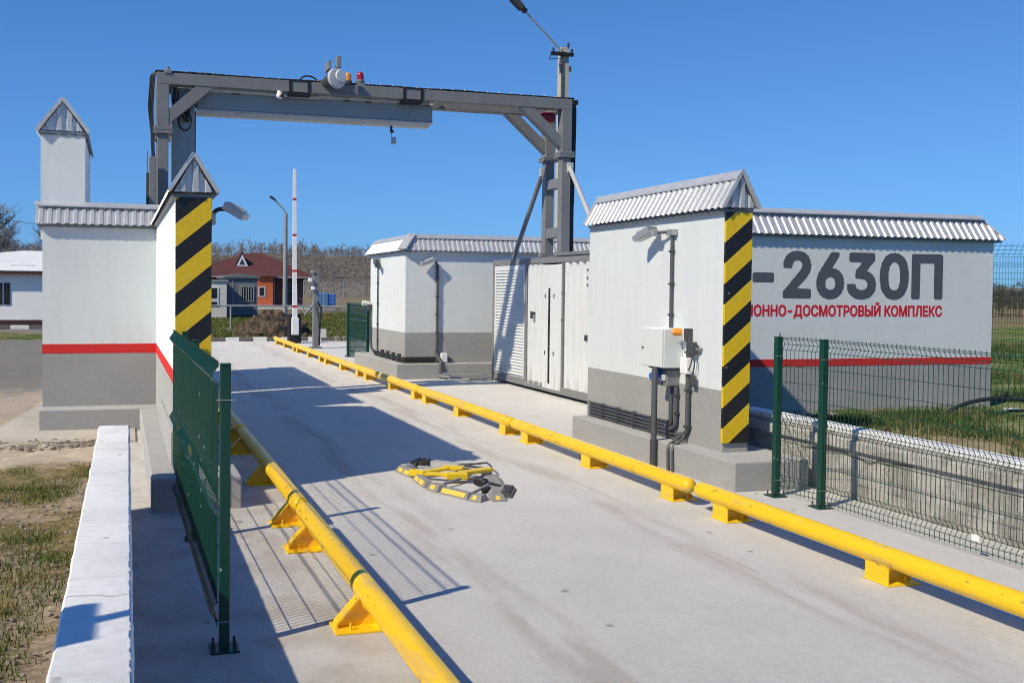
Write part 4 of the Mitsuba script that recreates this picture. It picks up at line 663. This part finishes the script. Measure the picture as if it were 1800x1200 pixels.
struct('rubble', [stone((x, y, 0.02), g.uniform(0.04, 0.17), g) for x, y in zip(g.uniform(2.2, 8.2, 170), g.uniform(36.6, 38.6, 170))], 'stone', kind='stuff', label='broken concrete and stones strewn behind the kerb')
struct('rubble', [stone((x, y + 0.12 * x, 0.02), g.uniform(0.008, 0.045), g) for x, y in zip(g.uniform(-1.85, -0.2, 420), g.normal(13.0, 0.16, 420))], 'stone', kind='stuff', label='stones and broken concrete along the rough edge of the pavement strip')
struct('gravel', [stone((x, y, float(verge_z(np.array(x), np.array(y))) + 0.004), g.uniform(0.006, 0.026), g) for x, y in zip(-0.25 - 1.9 * g.random(1500) ** 1.4, g.uniform(2.6, 9.5, 1500))], 'stone', kind='stuff', label='small stones on the trodden soil beside the parapet')
# grass
def blades(xs, ys, zf, h0, h1, w, g):
    n = len(xs); h = g.uniform(h0, h1, n); a = g.uniform(0, 2 * np.pi, n); l = g.uniform(0.15, 0.8, n) * h; b = g.uniform(0, 2 * np.pi, n); z = zf(xs, ys)
    base = np.c_[xs, ys, z - 0.01]; s = np.c_[np.cos(a), np.sin(a), 0 * a] * w; mid = base + np.c_[np.cos(b) * l * 0.35, np.sin(b) * l * 0.35, h * 0.6]; tip = base + np.c_[np.cos(b) * l, np.sin(b) * l, h]
    v = np.stack([base - s, base + s, mid + s * 0.7, mid - s * 0.7, tip], 1).reshape(-1, 3); i = np.arange(n)[:, None] * 5
    return trimesh.Trimesh(v, np.vstack([i + [0, 1, 2], i + [0, 2, 3], i + [3, 2, 4]]), process=False)
def scatter(x0, x1, y0, y1, n, keep, g):
    xs, ys = g.uniform(x0, x1, n), g.uniform(y0, y1, n); m = g.random(n) < keep(xs, ys); return xs[m], ys[m]
xs, ys = scatter(-3.2, -0.25, 4.2, 11.3, 90000, lambda x, y: np.clip((nz(x, y, 1.5, 4) - 0.56) * 4.0 + 0.36 * np.clip((y - 7.0) / 3, 0, 1), 0, 1) * (y < 10.6 + 0.35 * x + nz(x, y, 2.0, 9)), g)
struct('grass', blades(xs, ys, verge_z, 0.02, 0.065, 0.0035, g), 'grass', kind='stuff', label='thin short grass on the soil left of the parapet')
xs, ys = scatter(7.0, 20, 5, 22, 190000, lambda x, y: np.clip((nz(x, y, 0.9, 8) - 0.43) * 4, 0, 1) * ((y < 11.55) | (x > 13.0)), g)
struct('grass', blades(xs, ys, bank_z, 0.04, 0.16, 0.007, g), 'freshgrass', kind='stuff', label='green grass on the bank behind the right parapet')
xs, ys = scatter(19.5, 36, 20, 44, 60000, lambda x, y: np.clip((nz(x, y, 0.4, 5) - 0.34) * 4, 0, 1), g)
struct('grass', blades(xs, ys, lambda x, y: -0.06 + 0.10 * nz(x, y, 0.35) * (y > 37), 0.06, 0.22, 0.012, g), 'freshgrass', kind='stuff', label='green grass of the field beyond the lettered wall')
xs, ys = scatter(3, 16, 36.8, 75, 120000, lambda x, y: np.clip((nz(x, y, 0.3, 6) - 0.38) * 4, 0, 1), g)
struct('grass', blades(xs, ys, lambda x, y: -0.05 + 0.10 * nz(x, y, 0.35), 0.06, 0.20, 0.015, g), 'grass', kind='stuff', label='grass between the drive and the cabins')
solo('hose', tube(bend([(10.25, 10.9, 0.12), (10.8, 11.0, 0.44), (11.4, 11.05, 0.54), (12.6, 11.2, 0.46), (15.5, 11.6, 0.30)], 0.5, 12), 0.028, 10), 'rubber', 'black hose arching over the grass right of the lettered wall', 'hose', smooth=40)
solo('hose', tube([(11.0, 10.9, 0.30), (12.0, 11.2, 0.33), (14.5, 11.7, 0.24)], 0.022, 8), 'rubber', 'second black hose lying low in the grass below the arched one', 'hose', smooth=40)

# utility pole and lamps
t = thing('utility_pole', 'square concrete utility pole rising behind the right corner of the gantry', 'pole'); add(t, 'shaft', extrude([(12.50, 0), (12.86, 0), (12.80, 9.28), (12.55, 9.28)], 'y', 27.9, 28.14), 'polegrey'); add(t, 'cross_arm', box(12.2, 12.92, 27.8, 27.9, 9.0, 9.10), 'black'); add(t, 'insulator', [box(x, x + 0.05, 27.82, 27.88, 9.1, 9.22) for x in (12.25, 12.85)] + [box(12.74, 12.80, 27.86, 27.9, 9.28, 9.4), box(12.50, 12.56, 27.84, 27.9, 8.5, 8.75), box(12.80, 12.86, 27.84, 27.9, 8.55, 8.7)], 'darkgrey')
add(t, 'cable', tube([(12.56, 27.86, 9.2), (12.57, 27.86, 7.5)], 0.02, 6), 'darkgrey'); add(t, 'wire', tube(bend([(12.2, 27.85, 9.0), (12.1, 27.8, 8.85), (12.45, 27.85, 8.92)], 0.08), 0.012, 6), 'black')
t = thing('lamp', 'street lamp head on a long slanting arm at the top of the utility pole', 'lamp'); add(t, 'arm', tube([(12.60, 27.95, 9.15), (11.35, 27.9, 10.25)], 0.028, 8), 'galv', 40); add(t, 'head', [obox((11.40, 27.9, 10.22), (11.26, 27.9, 10.33), 0.14, 0.14, 0.02), obox((11.28, 27.9, 10.30), (10.92, 27.9, 10.62), 0.30, 0.16, 0.04)], 'darkgrey')
t = thing('street_lamp', 'slim grey street lamp with a bent arm before the brown house', 'street lamp'); add(t, 'shaft', tube([(7.62, 50, 0), (7.62, 50, 5.65)], [0.13, 0.10], 10), 'fargrey', 40); add(t, 'arm', tube(bend([(7.62, 50, 5.5), (7.62, 50, 5.75), (7.05, 50, 6.35)], 0.3), 0.04, 8), 'fargrey', 40); add(t, 'head', obox((7.10, 50, 6.32), (6.82, 50, 6.5), 0.2, 0.1, 0.02), 'darkgrey')

# ------------------------------------------------------------------ buildings behind
def window(parent, x0, x1, y, z0, z1, mat='white', mull=1):
    k = add(parent, 'window', [box(x0, x1, y - 0.05, y - 0.006, z0, z0 + 0.07), box(x0, x1, y - 0.05, y - 0.006, z1 - 0.07, z1), box(x0, x0 + 0.07, y - 0.051, y - 0.006, z0, z1), box(x1 - 0.07, x1, y - 0.051, y - 0.006, z0, z1)], mat); add(k, 'pane', box(x0 + 0.02, x1 - 0.02, y - 0.03, y - 0.004, z0 + 0.02, z1 - 0.02), 'glass')
t = thing('house', 'low white house with a pale roof and dark fascia at the left edge', 'house'); HY = 52.0
add(t, 'wall', box(-14, -2.0, HY, HY + 7, 0.25, 2.48), 'whitewall'); add(t, 'foundation', box(-14.05, -1.95, HY - 0.05, HY + 7, -0.2, 0.25), 'maroon')
add(t, 'fascia', box(-14.4, -1.6, HY - 0.42, HY + 7.4, 2.48, 2.64), 'maroon')
rz = 3.70; rv = np.array([(-14.4, HY - 0.42, 2.64), (-1.6, HY - 0.42, 2.64), (-1.6, HY + 7.4, 2.64), (-14.4, HY + 7.4, 2.64), (-5.05, HY + 3.5, rz), (-3.2, HY + 3.5, rz), (-13.0, HY + 3.5, rz)])
rf = add(t, 'roof', trimesh.convex.convex_hull(np.vstack([rv[:4], [(-5.15, HY + 2.5, rz), (-2.6, HY + 2.5, rz), (-2.6, HY + 4.5, rz), (-5.15, HY + 4.5, rz)]])), 'whiteroof')
add(rf, 'snow_guard', [obox((-6.1, HY + 0.9, 3.10), (-5.0, HY + 0.9, 3.10), 0.2, 0.05), obox((-5.5, HY + 0.35, 2.92), (-4.4, HY + 0.35, 2.92), 0.2, 0.05)], 'white')
for x in (-6.10, -5.76): window(t, x, x + 0.26, HY, 1.0, 2.05, 'black')

t = thing('house', 'red roofed brown brick house with an orange bay and small white dormer', 'house'); BY = 90
add(t, 'wall', box(4.0, 15.4, BY, BY + 9, 0, 2.9), 'brownwall'); add(t, 'bay', box(11.15, 12.5, BY - 0.9, BY - 0.01, 0.25, 2.95), 'orangewall', label='orange painted bay of the house')
rf = add(t, 'roof', trimesh.convex.convex_hull(np.array([(3.2, BY - 0.8, 2.9), (16.4, BY - 0.8, 2.9), (16.4, BY + 9.8, 2.9), (3.2, BY + 9.8, 2.9), (3.2, BY - 0.8, 2.75), (16.4, BY - 0.8, 2.75), (16.4, BY + 9.8, 2.75), (3.2, BY + 9.8, 2.75), (11.2, BY + 4.5, 5.2), (12.2, BY + 4.5, 5.2)])), 'redroof')
add(rf, 'bay_roof', trimesh.convex.convex_hull(np.array([(10.8, BY - 1.2, 2.95), (12.9, BY - 1.2, 2.95), (12.9, BY + 2, 2.95), (10.8, BY + 2, 2.95), (11.8, BY + 2, 3.7)])), 'redroof')
dm = add(rf, 'dormer', extrude([(9.45, 3.80), (10.55, 3.80), (10.0, 4.95)], 'y', BY + 1.4, BY + 1.6), 'white'); add(dm, 'window', extrude([(9.74, 3.98), (10.26, 3.98), (10.0, 4.52)], 'y', BY + 1.37, BY + 1.41), 'glass')
adds(dm, 'roof', [quad((9.3, BY + 1.35, 3.75), (10.0, BY + 1.35, 5.12), (10.0, BY + 4.2, 5.12), (9.3, BY + 3.2, 3.75)), quad((10.7, BY + 1.35, 3.75), (10.0, BY + 1.35, 5.12), (10.0, BY + 4.2, 5.12), (10.7, BY + 3.2, 3.75))], 'maroon')
window(t, 13.6, 14.5, BY, 0.9, 2.4, 'maroon')
window(t, 11.2, 11.8, BY - 0.9, 1.1, 2.0, 'white'); add(t, 'gutter', [tube([(12.7, BY - 0.1, 2.7), (12.7, BY - 0.1, 0.1)], 0.06, 8), box(3.2, 16.4, BY - 0.86, BY - 0.80, 2.78, 2.92)], 'fargrey'); add(t, 'step', box(9.2, 15.8, BY - 1.6, BY - 0.91, 0, 0.24), 'cream')
t = thing('cabin', 'dark grey blue cabin with a white window grille before the brown house', 'cabin'); KY = 66
add(t, 'wall', box(6.15, 8.25, KY, KY + 5, 0.0, 2.55), 'greywall'); add(t, 'roof', [box(6.0, 8.4, KY - 0.15, KY + 5.1, 2.55, 2.65), extrude([(6.0, 2.65), (8.4, 2.65), (7.2, 2.85)], 'y', KY - 0.15, KY + 5.1)], 'greywall'); add(t, 'corner_strip', [box(6.6, 6.66, KY - 0.04, KY - 0.003, 0, 2.5)], 'fargrey')
window(t, 7.05, 8.05, KY, 1.0, 2.05, 'fargrey'); add(t, 'grille', [box(7.15 + 0.16 * i, 7.18 + 0.16 * i, KY - 0.09, KY - 0.06, 1.0, 2.05) for i in range(6)], 'lightgrey')
t = thing('cabin', 'small cream cabin with a dark window left of the grey cabin', 'cabin'); add(t, 'wall', box(3.2, 5.95, 63, 66, 0, 2.3), 'cream'); add(t, 'roof', box(3.1, 6.05, 62.9, 66.1, 2.3, 2.4), 'fargrey'); window(t, 4.7, 5.45, 63, 1.15, 1.95, 'white'); window(t, 4.95, 5.45, 63, 0.75, 1.1, 'white')
t = thing('water_tank', 'blue plastic water tank by the far fence', 'tank'); add(t, 'body', box(15.6, 16.55, 84, 84.9, 0.4, 1.55, 0.08), 'bluetank'); add(t, 'side', box(16.56, 17.2, 84.1, 84.9, 0.45, 1.45, 0.08), 'blue'); add(t, 'stand', box(15.65, 17.2, 84.05, 84.8, 0, 0.4), 'fargrey')
t = thing('far_fence', 'grey mesh fence on thin posts before the bare woods', 'fence')
for x in np.arange(12.8, 30, 1.55): add(t, 'post', box(x, x + 0.07, 75, 75.07, 0, 2.45), 'fargrey')
add(t, 'rail', [tube([(12.8, 75, z), (30, 75, z)], 0.025, 6) for z in (2.4, 0.15)], 'fargrey'); add(t, 'mesh_panel', [tube([(x, 75.02, 0.1), (x, 75.02, 2.4)], 0.007, 4, False) for x in np.arange(12.85, 30, 0.22)] + [tube([(12.8, 75.02, z), (30, 75.02, z)], 0.007, 4) for z in np.arange(0.3, 2.4, 0.3)], 'fargrey')

# ------------------------------------------------------------------ bare woods and hills
def hill_z(X, Y): return -2 + np.clip((Y - 190) / 60, 0, 1) * (9.0 + 4.0 * nz(X, Y, 0.012, 2) + 2.0 * nz(X, Y, 0.06, 5)) - np.clip((X - 60) / 50, 0, 1) * 9.0 * np.clip((Y - 190) / 60, 0, 1)
struct('hill', sheet(-140, 130, 188, 330, 0, 150, 70, hill_z), 'hill', True, label='low brown hillside under the bare woods')
def far_hill(X, Y): return -3 + np.clip((Y - 480) / 200, 0, 1) * (11 + 6 * nz(X, Y, 0.004, 3)) * np.clip(1 - ((X - 500) / 480) ** 2, 0.3, 1)
struct('hill', sheet(120, 1400, 470, 900, 0, 80, 40, far_hill), 'hill', True, label='dark ridge on the horizon at the right')
def prisms(p, q, r0, r1):
    """Three-sided tapered twigs from p to q, all in one mesh."""
    d = q - p; d /= np.linalg.norm(d, axis=1)[:, None]; a = np.where(np.abs(d[:, 2:]) < 0.9, [[0, 0, 1.0]], [[1.0, 0, 0]]); u = np.cross(d, a); u /= np.linalg.norm(u, axis=1)[:, None]; w = np.cross(d, u); v = []
    for e, r in ((p, r0), (q, r1)):
        for k in range(3): v.append(e + (u * math.cos(2.094 * k) + w * math.sin(2.094 * k)) * np.reshape(r, (-1, 1)))
    n = len(p); v = np.stack(v, 1).reshape(-1, 3); i = np.arange(n)[:, None] * 6
    return trimesh.Trimesh(v, np.vstack([i + f for f in ([0, 1, 4], [0, 4, 3], [1, 2, 5], [1, 5, 4], [2, 0, 3], [2, 3, 5])]), process=False)
def bare_trees(x, y, z, H, g, n1, n2, thick, twig):
    """Trunks, and limbs with twigs, of bare trees."""
    n = len(x); b = np.c_[x, y, z]; t = b + np.c_[g.normal(0, 0.08, n) * H, 0 * x, H]; trunk = prisms(b, t, thick * H, 0.3 * thick * H)
    R_ = lambda m: np.repeat(np.arange(n), m)
    k = R_(n1); f = g.uniform(0.2, 0.97, n * n1); a = g.uniform(0, 2 * np.pi, n * n1); L = H[k] * g.uniform(0.2, 0.42, n * n1) * (1.15 - 0.65 * f); p = b[k] + (t[k] - b[k]) * f[:, None]
    q = p + np.c_[np.cos(a), np.sin(a), g.uniform(0.4, 1.3, n * n1)] * L[:, None] * 0.75
    k2 = np.repeat(np.arange(n * n1), n2); m = len(k2); c = g.uniform(0, 2 * np.pi, m); s0 = p[k2] + (q[k2] - p[k2]) * g.uniform(0.25, 1.0, (m, 1)); s1 = s0 + np.c_[np.cos(c), np.sin(c), g.uniform(0.2, 1.6, m)] * (L[k2] * g.uniform(0.25, 0.5, m))[:, None]
    k3 = np.repeat(np.arange(m), 2); c = g.uniform(0, 2 * np.pi, 2 * m); r0 = s0[k3] + (s1[k3] - s0[k3]) * g.uniform(0.3, 1.0, (2 * m, 1)); r1 = r0 + np.c_[np.cos(c), np.sin(c), g.uniform(0.2, 1.4, 2 * m)] * (L[k2][k3] * g.uniform(0.12, 0.28, 2 * m))[:, None]
    crown = trimesh.util.concatenate([prisms(p, q, 0.35 * thick * H[k], twig), prisms(s0, s1, twig, 0.5 * twig), prisms(r0, r1, 0.6 * twig, 0.3 * twig)])
    return trunk, crown
g = np.random.default_rng(11)
x, y = g.uniform(-50, 100, 900), g.uniform(188, 262, 900)
struct('forest', list(bare_trees(x, y, hill_z(x, y) - 0.3, g.uniform(2.2, 4.0, 900), g, 8, 6, 0.018, 0.024)), 'bark', kind='stuff', label='bare brown winter woods along the horizon')
x, y = g.uniform(-55, 105, 2600), g.uniform(216, 262, 2600)
struct('forest', list(bare_trees(x, y, hill_z(x, y) - 0.3, g.uniform(1.5, 3.0, 2600), g, 8, 5, 0.014, 0.018)), 'bark', kind='stuff', label='bare brown scrub along the crest of the hillside')
x, y = g.uniform(330, 560, 260), g.uniform(420, 520, 260)
struct('forest', list(bare_trees(x, y, 0 * x - 1.0, g.uniform(4, 8, 260), g, 8, 5, 0.03, 0.15)), 'bark', kind='stuff', label='dark distant tree belt at the right edge')
for n_, (x, y, H, l) in enumerate(((-13.6, 120, 10.0, 'bare grey tree rising over the roof of the white house'), (-9.8, 135, 8.2, 'lower bare tree right of the taller one above the white house roof'))):
    t = thing('bare_tree', l, 'tree'); parts = bare_trees(np.array([x]), np.array([y]), np.zeros(1), np.array([H]), g, 40, 12, 0.014, 0.03); add(t, 'trunk', parts[0], 'bark'); add(t, 'crown', parts[1], 'bark')
x, y = g.uniform(50, 84, 420), g.uniform(66, 82, 420)
struct('scrub', list(bare_trees(x, y, 0 * x - 0.1, g.uniform(1.6, 3.0, 420), g, 9, 6, 0.010, 0.010)), 'scrub', kind='stuff', label='dark bare scrub beyond the tall mesh fence at the right')
# lamp mast left of the picture: only its shadow falls across the white parapet
t = thing('camera_mast', 'thin mast with a box, left of the picture, whose shadow crosses the white parapet', 'mast')
add(t, 'shaft', tube([(-1.95, 2.88, 0), (-1.95, 2.88, 3.2)], 0.035, 10), 'midgrey'); add(t, 'box', box(-1.99, -1.92, 2.68, 3.09, 2.05, 2.49, 0.006), 'midgrey')
solo('overhead_wire', tube([(-14.0, 60, 6.6), (-4.4, 60, 5.3), (-3.6, 60, 5.25)], 0.015, 5), 'darkgrey', 'thin overhead wire above the white house', 'wire')
